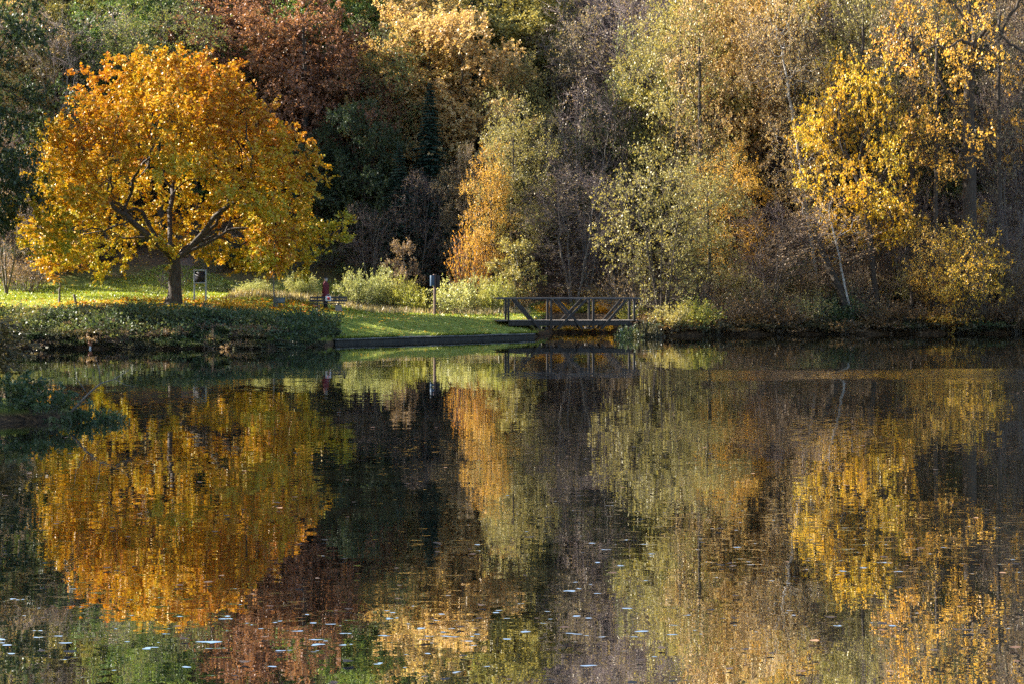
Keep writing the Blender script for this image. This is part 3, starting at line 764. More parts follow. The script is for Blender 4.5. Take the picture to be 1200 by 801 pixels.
for px, zz, kc, lb in ((640, .75, 'gold', 'small golden bush touching the water under the left part of the bridge'), (664, .6, 'yellow', 'small yellow bush at the water in the gap under the middle of the bridge'),
                       (690, .8, 'gold', 'golden waterside bush in the gap under the bridge between the cross beams'), (712, .7, 'yellow', 'yellow waterside bush next to the pale pile under the bridge')):
    xx = wx(px, 111.8); plant_at('bramble', kc, 'waterside_bush', xx, 111.8, zz, .95, rnd.uniform(0, 6), lb, 'shrub', None, ('stems', 'foliage'), z=0.02)
# right bank: a tangle of bushes down to the water
RB = [(752, 372, 104.2, 20, 'bramble', 'bramble', 'dark leafy bramble hanging over the right bridge abutment', 'bramble_bush'),
      (786, 352, 104.6, 24, 'shrub', 'oliveGold', 'olive gold shrub at the foot of the many stemmed alder', 'shrub'),
      (815, 345, 106.2, 26, 'shrub', 'yellowgreen', 'green waterside shrub right of the many stemmed alder', 'shrub'),
      (845, 338, 107.5, 28, 'thicket', 'shorebrown', 'brown leafed thicket below the low golden tree', 'thicket'),
      (878, 330, 108.5, 30, 'thicket', 'shorebrown', 'dull brown thicket at the waterside below the sparse green gold tree', 'thicket'),
      (912, 348, 107.6, 30, 'shrub', 'shorebrown', 'low brown shrub under the leaning yellow tree', 'shrub'),
      (945, 336, 109, 34, 'thicket', 'oliveGold', 'olive thicket left of the leaning trunks on the right bank', 'thicket'),
      (985, 345, 109.2, 30, 'shrub', 'bramble', 'dark green shrub around the foot of the leaning yellow tree', 'shrub'),
      (1025, 338, 109.6, 34, 'thicket', 'shorebrown', 'brown thicket right of the leaning yellow tree', 'thicket'),
      (1062, 352, 109.2, 28, 'shrub', 'shorebrown', 'dark brown shrub low over the water on the right bank', 'shrub'),
      (1095, 360, 109.4, 26, 'bramble', 'gold', 'gold leaved bramble beneath the glowing yellow young tree', 'bramble_bush'),
      (1120, 345, 110, 32, 'thicket', 'mauve', 'mauve twiggy thicket at the waterline below the old oak', 'thicket'),
      (1160, 338, 110, 34, 'thicket', 'shorebrown', 'brown thicket on the bank right of the old oak', 'thicket'),
      (1196, 345, 109.6, 34, 'shrub', 'shorebrown', 'brown waterside shrub cut off by the far right edge', 'shrub')]
for i in range(34):
    px = 768 + i * 13.6 + rnd.uniform(-4, 4); xx = wx(px, 107); Y = float(ysh(xx)) + rnd.uniform(.1, .9); 
    shrub('bramble', rnd.choice(['darkolive', 'darkolive', 'bramble', 'shorebrown']), px, rnd.uniform(366, 380), Y, rnd.uniform(17, 26),
          'low dark bramble trailing into the water along the right bank', 'bramble_bush', 'shrub', 'brambles at the waterline of the right bank')
RB += [(736, 376, 101.6, 14, 'bramble', 'bramble', 'dark bramble in front of the right bridge abutment', 'bramble_bush'), (758, 370, 102.4, 16, 'bramble', 'darkolive', 'dim olive bramble spilling down beside the right bridge abutment', 'bramble_bush')]
for px, yt, Y, hw, pr, colr, lb, nm in RB: shrub(pr, colr, px, yt, Y, hw, lb, nm, 'shrub')
# dense small growth that continues the right bank (shared look)
for i in range(26):
    px = 800 + i * 16.5 + rnd.uniform(-6, 6); Y = 112.5 + rnd.uniform(-1.5, 4)
    shrub('thicket', rnd.choice(['shorebrown', 'mauve', 'brown', 'oliveGold', 'olive']), px, rnd.uniform(285, 330), Y, rnd.uniform(24, 38),
          'twiggy brown undergrowth thicket standing between the trunks of the right bank', 'thicket', 'shrub', 'thickets between the right bank trunks')
# left bank: bramble and dock in the shade, low at the water, a lit fringe painted on top with paler leaf kinds
BB = 'plants along the left bank'
BANKK = {'bramble': ('dark green bramble bush on the shaded left bank below the lawn', 'bramble_bush'),
         'shrub': ('small round shrub on the shaded left bank below the lawn', 'shrub'),
         'willow': ('upright leafy weed clump on the left bank below the lawn', 'weed_clump'),
         'reed': ('tuft of long grass blades on the left bank below the lawn', 'grass_tuft')}
for i in range(56):
    px = -22 + i * 7.2 + rnd.uniform(-5, 5)
    if px > 342: break
    for Y, yt in ((85.5, 395), (86.1, 390), (87.0, 384), (88.4, 376), (90.2, 368)):
        if px > 335 and Y < 88 or px > 312 and Y > 88 or rnd.random() < .25: continue
        pr = rnd.choice(['bramble', 'bramble', 'reed', 'shrub', 'willow', 'reed'])
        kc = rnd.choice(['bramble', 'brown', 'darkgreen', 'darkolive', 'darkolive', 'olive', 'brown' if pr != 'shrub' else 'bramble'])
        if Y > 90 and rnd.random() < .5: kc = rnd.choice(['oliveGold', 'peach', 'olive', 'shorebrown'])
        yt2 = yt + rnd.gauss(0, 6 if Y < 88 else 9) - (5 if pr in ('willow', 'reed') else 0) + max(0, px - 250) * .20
        lb, nm = BANKK[pr]
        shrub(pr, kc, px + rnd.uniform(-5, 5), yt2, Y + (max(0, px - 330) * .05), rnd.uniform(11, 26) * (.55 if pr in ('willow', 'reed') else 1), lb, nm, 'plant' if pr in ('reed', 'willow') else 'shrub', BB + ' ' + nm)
for i in range(16):
    px = 322 + i * 4.6; xx = wx(px, 89); Y = float(ysh(xx)) + rnd.uniform(.0, .5)
    lb, nm = BANKK['bramble']
    shrub('bramble', rnd.choice(['bramble', 'darkolive', 'darkgreen']), px, wz_inv(rnd.uniform(.12, .3), Y), Y, rnd.uniform(7, 11), lb, nm, 'shrub', BB + ' ' + nm)
for px, yt, colr, lb in ((268, 345, 'yellow', 'yellow leaved bramble sprig on the bank in front of the notice board'), (284, 350, 'gold', 'golden weeds on the bank just right of the notice board'),
                         (160, 350, 'yellowgreen', 'green shoots on the bank under the left half of the golden maple'), (98, 352, 'willow', 'pale dry weeds on the bank by the leaning stake'),
                         (30, 362, 'oliveGold', 'olive weeds on the bank near the far left edge'), (225, 355, 'peach', 'straw coloured weeds at the foot of the golden maple')):
    shrub('bramble', colr, px, yt, 93.5, 20, lb, 'weed_clump', 'weeds')
for i in range(20):
    px = rnd.uniform(-10, 318); Y = rnd.uniform(90.5, 94); pr = rnd.choice(['willow', 'reed', 'reed', 'bramble'])
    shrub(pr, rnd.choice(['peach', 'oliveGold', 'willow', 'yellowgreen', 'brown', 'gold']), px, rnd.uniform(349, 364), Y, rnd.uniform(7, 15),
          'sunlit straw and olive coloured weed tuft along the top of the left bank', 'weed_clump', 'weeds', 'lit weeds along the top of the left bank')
# near left spit of land with low bushes
for px, yt, Y, hw, lb in ((5, 425, 41.5, 52, 'dark bush on the near spit of land at the far left edge'), (52, 446, 41, 44, 'middle dark bush on the near spit of land'),
                          (100, 462, 40.8, 34, 'low dark bush toward the tip of the near spit'), (135, 478, 40.6, 20, 'last small tuft at the tip of the near spit')):
    shrub('bramble', 'bramble', px, yt, Y, hw, lb, 'waterside_bush', 'shrub')
x = wx(-30, 43); plant_at('sapling', 'darkolive', 'overhanging_tree', x-.3, 43, .42, .8, .3, 'small dark tree leaning in over the near spit from the far left edge', 'tree', tilt=(0, .35))
b = MB(); bx, by = wx(84, 40.3), 40.3; bz = .25
main = [(bx, by, bz), (bx + .35, by, bz + .38), (bx + .62, by + .05, bz + .62), (bx + .95, by, bz + .72), (bx + 1.3, by - .05, bz + .95)]
b.tube(main, [.028, .024, .018, .012, .004], 6)
b.tube([main[2], (bx + .60, by, bz + .95), (bx + .52, by, bz + 1.2)], [.014, .009, .003], 5)
b.tube([main[3], (bx + 1.15, by, bz + .60), (bx + 1.4, by, bz + .55)], [.01, .006, .003], 5)
b.tube([main[1], (bx + .1, by, bz + .75), (bx + .05, by, bz + 1.1)], [.012, .008, .003], 5)
tag(b.build('dead_branch', M['bark_grey'], smooth=True), 'bare forked branch sticking out of the bushes on the near spit', 'branch')
SUN = (28, 19, 5, .075, 2.5)   # elevation, degrees behind the left, sun strength, sky strength, exposure
# ------------------------------------------------------------------ ground cover
rg = np.random.default_rng(77)
def scatter(n, x0, x1, y0, y1, keep):
    X = rg.uniform(x0, x1, n); Y = rg.uniform(y0, y1, n); Z = hterr(X, Y)
    k = keep(X, Y, Z); return X[k], Y[k], Z[k]
M['grass'] = leaf_mat('grass_blades', [(.10,.14,.018),(.19,.25,.028),(.29,.34,.045),(.36,.33,.09)], .35, .05)
X, Y, Z = scatter(150000, -34, 2.2, 85.5, 122, lambda X, Y, Z: (Z > .3) & (Y < 119 + 2 * np.sin(X * .5)) & (Y > ysh(X) + np.where(X > -9.5, .22, 2.5)))
g = MB(); P = np.stack([X, Y, Z - .01], -1); n = len(P)
D = unit(rg.normal(0, .45, (n, 3)) + np.array([0, 0, 1.]))
ln = .055 * rg.uniform(.6, 1.6, n) * np.where(Y > 107, 1.9, 1.0)
leaves(g, P, D, rg.normal(0, 1, (n, 3)), ln * 1.2, ln * .28, np.clip(clumptint(P, 3, .35) * .6 + rg.uniform(0, .4, n), 0, 1))
tag(g.build('lawn_grass', M['grass']), 'short sunlit green grass covering the lawn', 'grass', kind='stuff')
# grass hanging over the quay rim
n = 5200; f = rg.uniform(-.02, 1.0, n); ed = rg.beta(1.2, 2.5, n) * .5
gx_ = -8.9 + 10.0 * f - .70 * (ed - .5) ; gy_ = 91.4 + 9.75 * f + .72 * (.62 - ed)
keep_ = clumptint(np.stack([gx_, gy_, gx_ * 0], -1), 8, 1.1) > .38
gx_, gy_ = gx_[keep_], gy_[keep_]; n = len(gx_); P = np.stack([gx_, gy_, np.full(n, .24)], -1)
g = MB(); leaves(g, P, unit(rg.normal(0, .4, (n, 3)) + np.array([.35, -.4, .8])), rg.normal(0, 1, (n, 3)), .16 * rg.uniform(.5, 1.5, n), np.full(n, .012), rg.uniform(0, 1, n))
tag(g.build('rim_grass', M['grass']), 'ragged grass growing over the rim of the low quay', 'grass', kind='stuff')
# dry long grass behind the bench
X, Y, Z = scatter(9000, -17, 1.0, 106.8, 113.5, lambda X, Y, Z: (Z > .5) & (Y > 107.6 + .7 * np.sin(X * 1.1)))
g = MB(); P = np.stack([X, Y, Z - .01], -1); n = len(P)
M['drygrass'] = leaf_mat('dry_grass', [(.28,.20,.10),(.42,.33,.18),(.30,.30,.10)], .35, .05)
leaves(g, P, unit(rg.normal(0, .35, (n, 3)) + np.array([0, 0, 1.])), rg.normal(0, 1, (n, 3)), .42 * rg.uniform(.5, 1.4, n), np.full(n, .018), rg.uniform(0, 1, n))
tag(g.build('dry_grass', M['drygrass']), 'long straw coloured grass between the lawn and the pale shrubs', 'grass', kind='stuff')
# fallen leaves on land
X, Y, Z = scatter(26000, -34, 40, 86, 126, lambda X, Y, Z: (Z > .25) & ((X < 2) | (X > 6)) & ((X > 4) | (rg.uniform(size=len(X)) < np.where(X < -9, .75, .4))))
g = MB(); P = np.stack([X, Y, Z + .03], -1); n = len(P)
leaves(g, P, unit(rg.normal(0, 1, (n, 3)) * np.array([1, 1, .25])), rg.normal(0, .35, (n, 3)) + np.array([0, 0, 1.]), .16 * rg.uniform(.6, 1.3, n), .06 * rg.uniform(.7, 1.3, n), rg.uniform(0, 1, n))
tag(g.build('fallen_leaves', LM['gold']), 'yellow and brown fallen leaves scattered over lawn and bank', 'leaves', kind='stuff')
n = 3600; rr = 8.0 * np.sqrt(rg.uniform(size=n)); aa = rg.uniform(0, 2 * PI, n)
X = wx(206, 103) + 1.2 + rr * np.cos(aa); Y = 103 + rr * np.sin(aa); k = Y > ysh(X) + 3; X, Y = X[k], Y[k]; n = len(X)
P = np.stack([X, Y, hterr(X, Y) + .06], -1); g = MB()
leaves(g, P, unit(rg.normal(0, 1, (n, 3)) * np.array([1, 1, .35])), rg.normal(0, .45, (n, 3)) + np.array([0, 0, 1.]), .17 * rg.uniform(.6, 1.3, n), .065 * rg.uniform(.7, 1.3, n), rg.uniform(0, 1, n))
tag(g.build('maple_leaves', LM['maple']), 'carpet of golden leaves fallen on the grass under the maple', 'leaves', kind='stuff')
# weeds along the waterline
M['weeds'] = LM['bramble']
def fringe(name, x0, x1, n, hgt, mat, label, ylo, yhi):
    X = rg.uniform(x0, x1, n); Y = ysh(X) + rg.uniform(ylo, yhi, n); Z = np.maximum(hterr(X, Y), 0)
    k = (X < .5) | (X > 6.6); X, Y, Z = X[k], Y[k], Z[k]; m = len(X)
    h = hgt * (.35 + clumptint(np.stack([X, Y, Z], -1), 9, 1.2)); g = MB()
    B = np.stack([X, Y, Z], -1); D = unit(rg.normal(0, .5, (m, 3)) + np.array([0, -.15, 1.]))
    twigs(g, B, D, h, np.full(m, .006), 1)
    K = 5
    f = rg.uniform(.15, 1.05, m * K); Pq = np.repeat(B, K, 0) + np.repeat(D * h[:, None], K, 0) * f[:, None] + rg.normal(0, .06, (m * K, 3))
    Ld = unit(rg.normal(0, 1, (m * K, 3)) + np.array([0, -.2, -.1])); S = .13 * rg.uniform(.6, 1.4, m * K)
    leaves(g, Pq, Ld, rg.normal(0, .6, (m * K, 3)) + np.array([0, 0, .8]), S, S * .36, np.clip(clumptint(Pq, 4, .8) * .7 + rg.uniform(0, .3, m * K), 0, 1))
    tag(g.build(name, [mat, M['twig_dark']]), label, 'undergrowth', kind='stuff')
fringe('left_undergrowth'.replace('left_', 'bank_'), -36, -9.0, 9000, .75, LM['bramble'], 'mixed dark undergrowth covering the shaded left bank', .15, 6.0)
fringe('shore_undergrowth', 6.7, 42, 15000, .8, LM['shorebrown'], 'brown weeds and seedlings along the right shore', .0, 8.0)
# low growth and litter under the forest
X, Y, Z = scatter(26000, -60, 60, 116, 200, lambda X, Y, Z: (Z > .5) & ((Y > 122) | (X > 9)))
g = MB(); P = np.stack([X, Y, Z], -1); n = len(P); D = unit(rg.normal(0, .6, (n, 3)) + np.array([0, 0, 1.]))
K = 4; f = rg.uniform(.2, 1.1, n * K); hh = rg.uniform(.4, 1.6, n)
Pq = np.repeat(P, K, 0) + np.repeat(D * hh[:, None], K, 0) * f[:, None]
twigs(g, P, D, hh, np.full(n, .008), 1)
S = .22 * rg.uniform(.6, 1.3, n * K)
leaves(g, Pq, unit(rg.normal(0, 1, (n * K, 3))), rg.normal(0, .6, (n * K, 3)) + np.array([0, 0, .8]), S, S * .4, rg.uniform(0, 1, n * K))
tag(g.build('forest_undergrowth', [LM['brown'], M['twig']]), 'brown seedlings and brush on the forest floor of the slope', 'undergrowth', kind='stuff')
# leaves floating on the lake
def floaters(name, n, ylo, yhi, size, mat, label):
    u = rg.uniform(0, 1, n); Y = 1 / (1 / yhi + (1 / ylo - 1 / yhi) * u); X = rg.uniform(-.31, .31, n) * Y
    k = hterr(X, Y) < -.15; X, Y = X[k], Y[k]; m = len(X)
    kk = 7; a = np.arange(kk) / kk * 2 * PI; r = size * rg.uniform(.5, 1.3, (m, 1)) * (1 + rg.normal(0, .18, (m, kk)))
    tilt = rg.normal(0, .10, (m, 2)); dx = r * np.cos(a); dy = r * np.sin(a) * rg.uniform(.6, 1, (m, 1))
    V = np.stack([X[:, None] + dx, Y[:, None] + dy, .012 + np.abs(tilt[:, :1] * dx + tilt[:, 1:] * dy) + .25 * r * r / size * .5], -1).reshape(-1, 3)
    g = MB(); g.add(V, np.arange(m * kk).reshape(m, kk), 0, np.repeat(rg.uniform(0, 1, m), kk))
    tag(g.build(name, mat), label, 'leaves', kind='stuff')
floaters('floating_leaves', 300, 13.5, 85, .042, leaf_mat('floating_leaf', [(.02,.013,.01),(.04,.025,.014),(.10,.05,.025),(.30,.17,.09)], .05, .08), 'fallen leaves floating on the dark lake')

# ------------------------------------------------------------------ path up the slope
pth = MB(); pts = [(-17.5, 107.5), (-19.6, 111), (-21.2, 115), (-22.0, 119), (-21.4, 124)]
q = np.linspace(0, 4, 40); cx = np.interp(q, range(5), [p[0] for p in pts]); cy = np.interp(q, range(5), [p[1] for p in pts])
W = 1.0 + .15 * np.sin(q * 5); V = []
for o_ in np.linspace(-1, 1, 9):
    X = cx + o_ * W * (1 + .1 * np.sin(q * 9 + o_)); V.append(np.stack([X, cy, hterr(X, cy) + .035 - .05 * o_ ** 2], -1))
V = np.stack(V, 1); i = np.arange(39)[:, None] * 9 + np.arange(8)[None]; i = i.ravel()
pth.add(V.reshape(-1, 3), np.stack([i, i + 1, i + 10, i + 9], -1))
tag(pth.build('dirt_path', solid('trodden_dirt', [(.06,.04,.03),(.14,.09,.06),(.22,.15,.10)], 4, .95, .03), smooth=True), 'trodden brown dirt path climbing from the lawn behind the maple', 'path', kind='structure')

# ------------------------------------------------------------------ quay
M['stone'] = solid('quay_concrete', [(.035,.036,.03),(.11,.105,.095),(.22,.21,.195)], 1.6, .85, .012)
M['shaded_wetwall'] = solid('quay_shaded_wet_face', [(.010,.010,.008),(.022,.020,.015),(.042,.038,.026)], 2.2, .7, .02, (1, 1, .5))  # deep shade put into the wet mossy face as very dark tones
r = empty('quay', (-3.8, 96.2, 0), 0, 'low concrete quay with a pale rim along the lawn edge', 'quay')
A = np.array([-8.8, 91.4, 0]); B = np.array([1.25, 101.1, 0]); t = (B - A) / np.linalg.norm(B - A); nn = np.array([-t[1], t[0], 0])
L0 = np.array(r.location)
def strip(mb, z0, z1, o0, o1, ext=0):
    a = A - t * ext; b_ = B + t * ext
    c = [a + nn * o0, b_ + nn * o0, b_ + nn * o1, a + nn * o1]
    V = [p - L0 + np.array([0, 0, z]) for z in (z0, z1) for p in c]
    mb.add(V, [[0,3,2,1],[4,5,6,7],[0,1,5,4],[1,2,6,5],[2,3,7,6],[3,0,4,7]])
m = MB(); 
for s_ in range(7):
    a0, a1 = s_ / 7, (s_ + 1) / 7 - .0012
    A_, B_ = A, B; L_ = B - A; A = A_ + L_ * a0; B = A_ + L_ * a1
    dz = rnd.uniform(-.012, .012); do = rnd.uniform(-.015, .015); strip(m, .19 + dz, .25 + dz, -.10 + do, .45, .0); A, B = A_, B_
m.build('capping_slab', M['stone'], r, bevel=.015)
m = MB(); strip(m, -.9, .172, 0, .42); m.build('wall_face', M['shaded_wetwall'], r, bevel=.01)

# ------------------------------------------------------------------ footbridge
M['oldwood'] = solid('weathered_wood', [(.012,.010,.009),(.034,.028,.024),(.075,.064,.056)], 5, .75, .006, (6, 6, .8))
M['railwood'] = solid('rail_wood', [(.03,.026,.024),(.065,.057,.054),(.12,.108,.10)], 4, .55, .004, (.8, 6, 6))
M['deckwood'] = solid('deck_wood', [(.05,.042,.034),(.12,.10,.085),(.21,.18,.15)], 4, .8, .006, (6, .8, 6))
BY = 103.0
bl = wx(584, BY); br_ = wx(749, BY); mid = (bl + br_) / 2; half = (br_ - bl) / 2
zr = wz(349, BY); zd = wz(375.5, BY)
br = empty('footbridge', (mid, BY, zd), math.radians(5.5), 'dark timber footbridge with crossed railing braces over the stream', 'bridge')
WD = 1.7
dk = MB(); npl = 58
for i in range(npl):
    xx = -half - .1 + (2 * half + .2) * (i + .5) / npl
    dk.box((xx, WD / 2, -.025 + rnd.uniform(-.004, .004)), ((2 * half + .2) / npl - .012, WD + .12, .05))
dk.build('deck', M['deckwood'], br)
for yo in (.06, WD - .06):
    bm_ = MB(); bm_.box((.1, yo, -.18), (2 * half - .9, .16, .25)); bm_.build('beam', M['oldwood'], br, bevel=.01)
hr = zr - zd
px2x = lambda px: wx(px, BY) - mid
for side, yo in (('near', -.02), ('far', WD + .02)):
    s = -1 if side == 'near' else 1
    h_ = MB(); h_.box((0, yo, hr - .045), (2 * half + .25, .16, .09)); h_.build('handrail', M['railwood'], br, bevel=.012)
    for px in (595.5, 645.5, 695.5, 744):
        pm = MB(); x_ = px2x(px); low = -.02 if px in (595.5, 744) else -.47
        pm.box((x_, yo, (hr - .09 + low) / 2), (.125, .11, hr - .09 - low)); pm.build('post', M['oldwood'], br, bevel=.008)
    for xa, xb in ((603, 633), (653, 683), (687, 653), (735, 705)):
        off = .0 if xa not in (687,) else .0
        pm = MB(); o2 = yo + s * (.085 if xa != 687 else .155)
        pm.bar((px2x(xa), o2, hr - .10), (px2x(xb), o2, -.49), .13, .065, up=(0, 1, 0)); pm.build('brace', M['oldwood'], br, bevel=.006)
for px in (640, 692):
    cb2 = MB(); cb2.box((px2x(px), WD / 2, -.455), (.13, WD + .5, .11)); cb2.build('cross_beam', M['oldwood'], br, bevel=.006)
# abutments
for px, wd, nm, lb in ((588, 1.3, 'bridge_abutment', 'earth and stone abutment carrying the left end of the bridge'), (744, 1.2, 'bridge_abutment', 'dark overgrown abutment carrying the right end of the bridge')):
    a = MB(); xc_ = wx(px, BY)
    Vb = []
    for k, (z, e) in enumerate(((-.9, .35), (0, .22), (.25, .1), (zd - .34, .0))):
        for j in range(20):
            an = j / 20 * 2 * PI; sq = max(abs(math.cos(an)), abs(math.sin(an))); jit = rnd.uniform(-.07, .07)
            Vb.append((math.cos(an) / sq * (wd / 2 + e + jit), math.sin(an) / sq * (1.0 + e + jit) + .8, z + rnd.uniform(-.05, .05) * (k < 3)))
    Fq = [[k * 20 + j, k * 20 + (j + 1) % 20, (k + 1) * 20 + (j + 1) % 20, (k + 1) * 20 + j] for k in range(3) for j in range(20)]
    a.add(Vb, Fq); a.f.append(np.arange(60, 80)); a.sz.append(np.array([20])); a.fm.append(np.array([0], np.int32))
    o = a.build(nm, M['shaded_wetwall']); o.location = (xc_, BY, 0); tag(o, lb, 'abutment')
sp = MB(); sp.box((0, 0, 0), (.16, .14, 1.5)); o = sp.build('support_post', M['bark_pale'], bevel=.01); o.location = (wx(727.5, 102.9), 102.75, -.28)
tag(o, 'pale wooden pile standing in the stream under the right end of the bridge', 'post')
# two dark posts that continue the railing at the right bank
# ------------------------------------------------------------------ bench
M['benchwood'] = solid('bench_planks', [(.020,.018,.020),(.045,.04,.042),(.08,.072,.07)], 5, .6, .004, (.7, 6, 6))
M['concrete'] = solid('bench_concrete', [(.15,.12,.10),(.24,.20,.17),(.32,.28,.24)], 7, .9, .008)
M['iron'] = solid('dark_iron', [(.02,.02,.022),(.05,.05,.052)], 9, .5, 0, metal=.6)
BX, BYY = wx(384, 104), 104.0; BZ = gz(BX, BYY)
be = empty('park_bench', (BX, BYY, BZ), math.radians(-3), 'dark plank park bench on two concrete blocks facing the lake', 'bench')
for xo in (-.62, .62):
    c = MB(); c.add([[xo-.20,-.22,-.1],[xo+.20,-.22,-.1],[xo+.20,.22,-.1],[xo-.20,.22,-.1],[xo-.15,-.17,.30],[xo+.15,-.17,.30],[xo+.15,.17,.30],[xo-.15,.17,.30]],
                    [[0,3,2,1],[4,5,6,7],[0,1,5,4],[1,2,6,5],[2,3,7,6],[3,0,4,7]]); c.build('leg', M['concrete'], be, bevel=.02)
    k = MB(); k.bar((xo, -.18, .325), (xo, .20, .325), .06, .05); k.bar((xo, .19, .30), (xo, .34, .80), .06, .03); k.build('bracket', M['iron'], be, bevel=.004)
s = MB()
for y_ in (-.16, 0, .155): s.box((0, y_, .372), (2.02, .145, .045))
s.build('seat', M['benchwood'], be, bevel=.008)
s = MB()
Rt = Matrix.Rotation(math.radians(-16), 3, 'X')
for z_, y_ in ((.535, .215), (.70, .265)): s.box((0, y_, z_), (2.14, .04, .125), 0, Rt)
s.build('backrest', M['benchwood'], be, bevel=.008)

# bag hung over the backrest
M['bagwhite'] = solid('white_bag', [(.62,.62,.64),(.75,.75,.77)], 4, .6)
M['bagred'] = solid('red_print', [(.45,.02,.03),(.55,.03,.04)], 6, .6)
bg = empty('shopping_bag', (BX + .02, BYY + .13, BZ + .50), 0, 'white bag with a red square hanging on the bench backrest', 'bag')
b_ = MB(); Vb = []
for z, w_, d_ in ((0, .145, .035), (.05, .165, .055), (.20, .16, .045), (.29, .15, .02)):
    for sx, sy in ((-1,-1),(0,-1.25),(1,-1),(1,1),(0,1.1),(-1,1)): Vb.append((sx * w_, sy * d_, z))
b_.add(Vb, [[k*6+j, k*6+(j+1)%6, k*6+6+(j+1)%6, k*6+6+j] for k in range(3) for j in range(6)])
b_.f.append(np.array([5,4,3,2,1,0])); b_.sz.append(np.array([6])); b_.fm.append(np.array([0], np.int32))
b_.build('bag_body', M['bagwhite'], bg, bevel=.006)
p = MB(); p.box((.035, -.076, .15), (.15, .006, .15)); p.build('red_print', M['bagred'], bg)
for y_ in (-.02, .02):
    hd = MB(); hd.tube([(-.07, y_, .28), (-.06, y_ + .03, .36), (0, y_ + .06, .39), (.06, y_ + .03, .36), (.07, y_, .28)], .007, 5); hd.build('handle', M['bagwhite'], bg)

# ------------------------------------------------------------------ person
M['skin'] = solid('skin', [(.42,.25,.18),(.50,.31,.23)], 8, .5)
M['coat'] = solid('crimson_coat', [(.065,.006,.011),(.10,.009,.016),(.14,.012,.022)], 5, .7, .004)
M['black'] = solid('black_cloth', [(.012,.012,.016),(.025,.025,.032)], 6, .8)
M['hair'] = solid('grey_hair', [(.20,.18,.17),(.42,.40,.38)], 14, .7, .004, (4, 4, 1))
M['eye'] = solid('eye', [(.02,.015,.012),(.04,.03,.02)], 9, .2)
PY = 104.85; PX = wx(381.5, PY); PZ = gz(PX, PY)
pe = empty('person', (PX, PY, PZ), math.radians(160), 'person in a long crimson coat and dark cap standing behind the bench', 'person'); pe.scale = (1.06,) * 3
# body: one skinned figure, facing +x in its own frame
me = bpy.data.meshes.new('body'); J = []; E = []; RR = []
def jt(p, r, par=None):
    J.append(p); RR.append(r); i = len(J) - 1
    if par is not None: E.append((par, i))
    return i
pel = jt((0, 0, .93), (.155, .125)); wst = jt((.0, 0, 1.08), (.14, .11), pel); ch = jt((-.01, 0, 1.27), (.165, .12), wst); nb = jt((-.01, 0, 1.40), (.085, .085), ch)
nk = jt((.0, 0, 1.47), (.05, .052), nb); jaw = jt((.03, 0, 1.54), (.062, .068), nk); hd_ = jt((.012, 0, 1.61), (.085, .078), jaw); top = jt((.0, 0, 1.675), (.06, .056), hd_)
nose = jt((.118, 0, 1.585), (.011, .011), jaw)
for s in (-1, 1):
    hip = jt((0, s * .09, .86), (.085, .085), pel); kn = jt((.012, s * .10, .48), (.056, .056), hip); an = jt((-.015, s * .10, .09), (.038, .038), kn); bl_ = jt((.10, s * .11, .04), (.036, .03), an); jt((.17, s * .115, .035), (.026, .02), bl_)
    sh = jt((-.01, s * .175, 1.36), (.058, .058), nb); el = jt((-.03, s * .225, 1.09), (.043, .043), sh); wr = jt((.05, s * .225, .86), (.027, .030), el); pm_ = jt((.075, s * .222, .79), (.020, .034), wr)
    for f_, (dx, ln_) in enumerate(((.030, .072), (.011, .082), (-.008, .076), (-.026, .060))):
        k1 = jt((.078 + dx, s * .220, .755), (.0095, .0095), pm_); k2 = jt((.080 + dx + .004, s * .214, .755 - ln_ * .55), (.0085, .0085), k1); jt((.078 + dx, s * .200, .755 - ln_), (.007, .007), k2)
    t1 = jt((.112, s * .208, .80), (.0105, .0105), wr); jt((.128, s * .200, .765), (.009, .009), t1)
me.from_pydata(J, E, []); body = bpy.data.objects.new('body', me); link(body, pe); me.materials.append(M['skin'])
sk = body.modifiers.new('skin', 'SKIN'); lay = me.skin_vertices[0] if me.skin_vertices else None
if lay is None:
    bpy.context.view_layer.objects.active = body; body.select_set(True)
    bpy.ops.mesh.customdata_skin_add(); lay = me.skin_vertices[0]
for i, rr in enumerate(RR): lay.data[i].radius = rr; lay.data[i].use_root = (i == 0)
sub = body.modifiers.new('subdivision', 'SUBSURF'); sub.levels = 1; sub.render_levels = 2
body.modifiers['skin'].use_smooth_shade = True
for s in (-1, 1):
    e = MB(); e.lathe([(0, -.009), (.007, -.006), (.009, 0), (.007, .006), (0, .009)], 8, c=(.092, s * .031, 1.607)); e.build('eye', M['eye'], pe, True)
def loft(mb, rings, k=20):
    V = []
    for cx_, cy_, z, rx, ry in rings:
        for j in range(k):
            a_ = j / k * 2 * PI; fold = 1 + .025 * math.sin(a_ * 5 + z * 3)
            V.append((cx_ + rx * fold * math.cos(a_), cy_ + ry * fold * math.sin(a_), z))
    mb.add(V, [[q_*k+j, q_*k+(j+1)%k, (q_+1)*k+(j+1)%k, (q_+1)*k+j] for q_ in range(len(rings)-1) for j in range(k)])
ct = MB()
loft(ct, [(.0,0,.60,.205,.245),(.0,0,.605,.215,.255),(.0,0,.80,.195,.235),(.0,0,1.0,.170,.205),(-.005,0,1.12,.160,.19),(-.01,0,1.28,.170,.205),(-.01,0,1.38,.145,.20),(-.008,0,1.43,.10,.12),(0,0,1.50,.078,.080),(0,0,1.505,.066,.068)])
for s in (-1, 1):
    ct.tube([(-.01, s*.15, 1.385), (-.015, s*.20, 1.33), (-.03, s*.235, 1.09), (.01, s*.235, .97), (.05, s*.23, .86)], [.055, .078, .068, .062, .058], 12)
ct.build('coat', M['coat'], pe, True)
tr = MB()
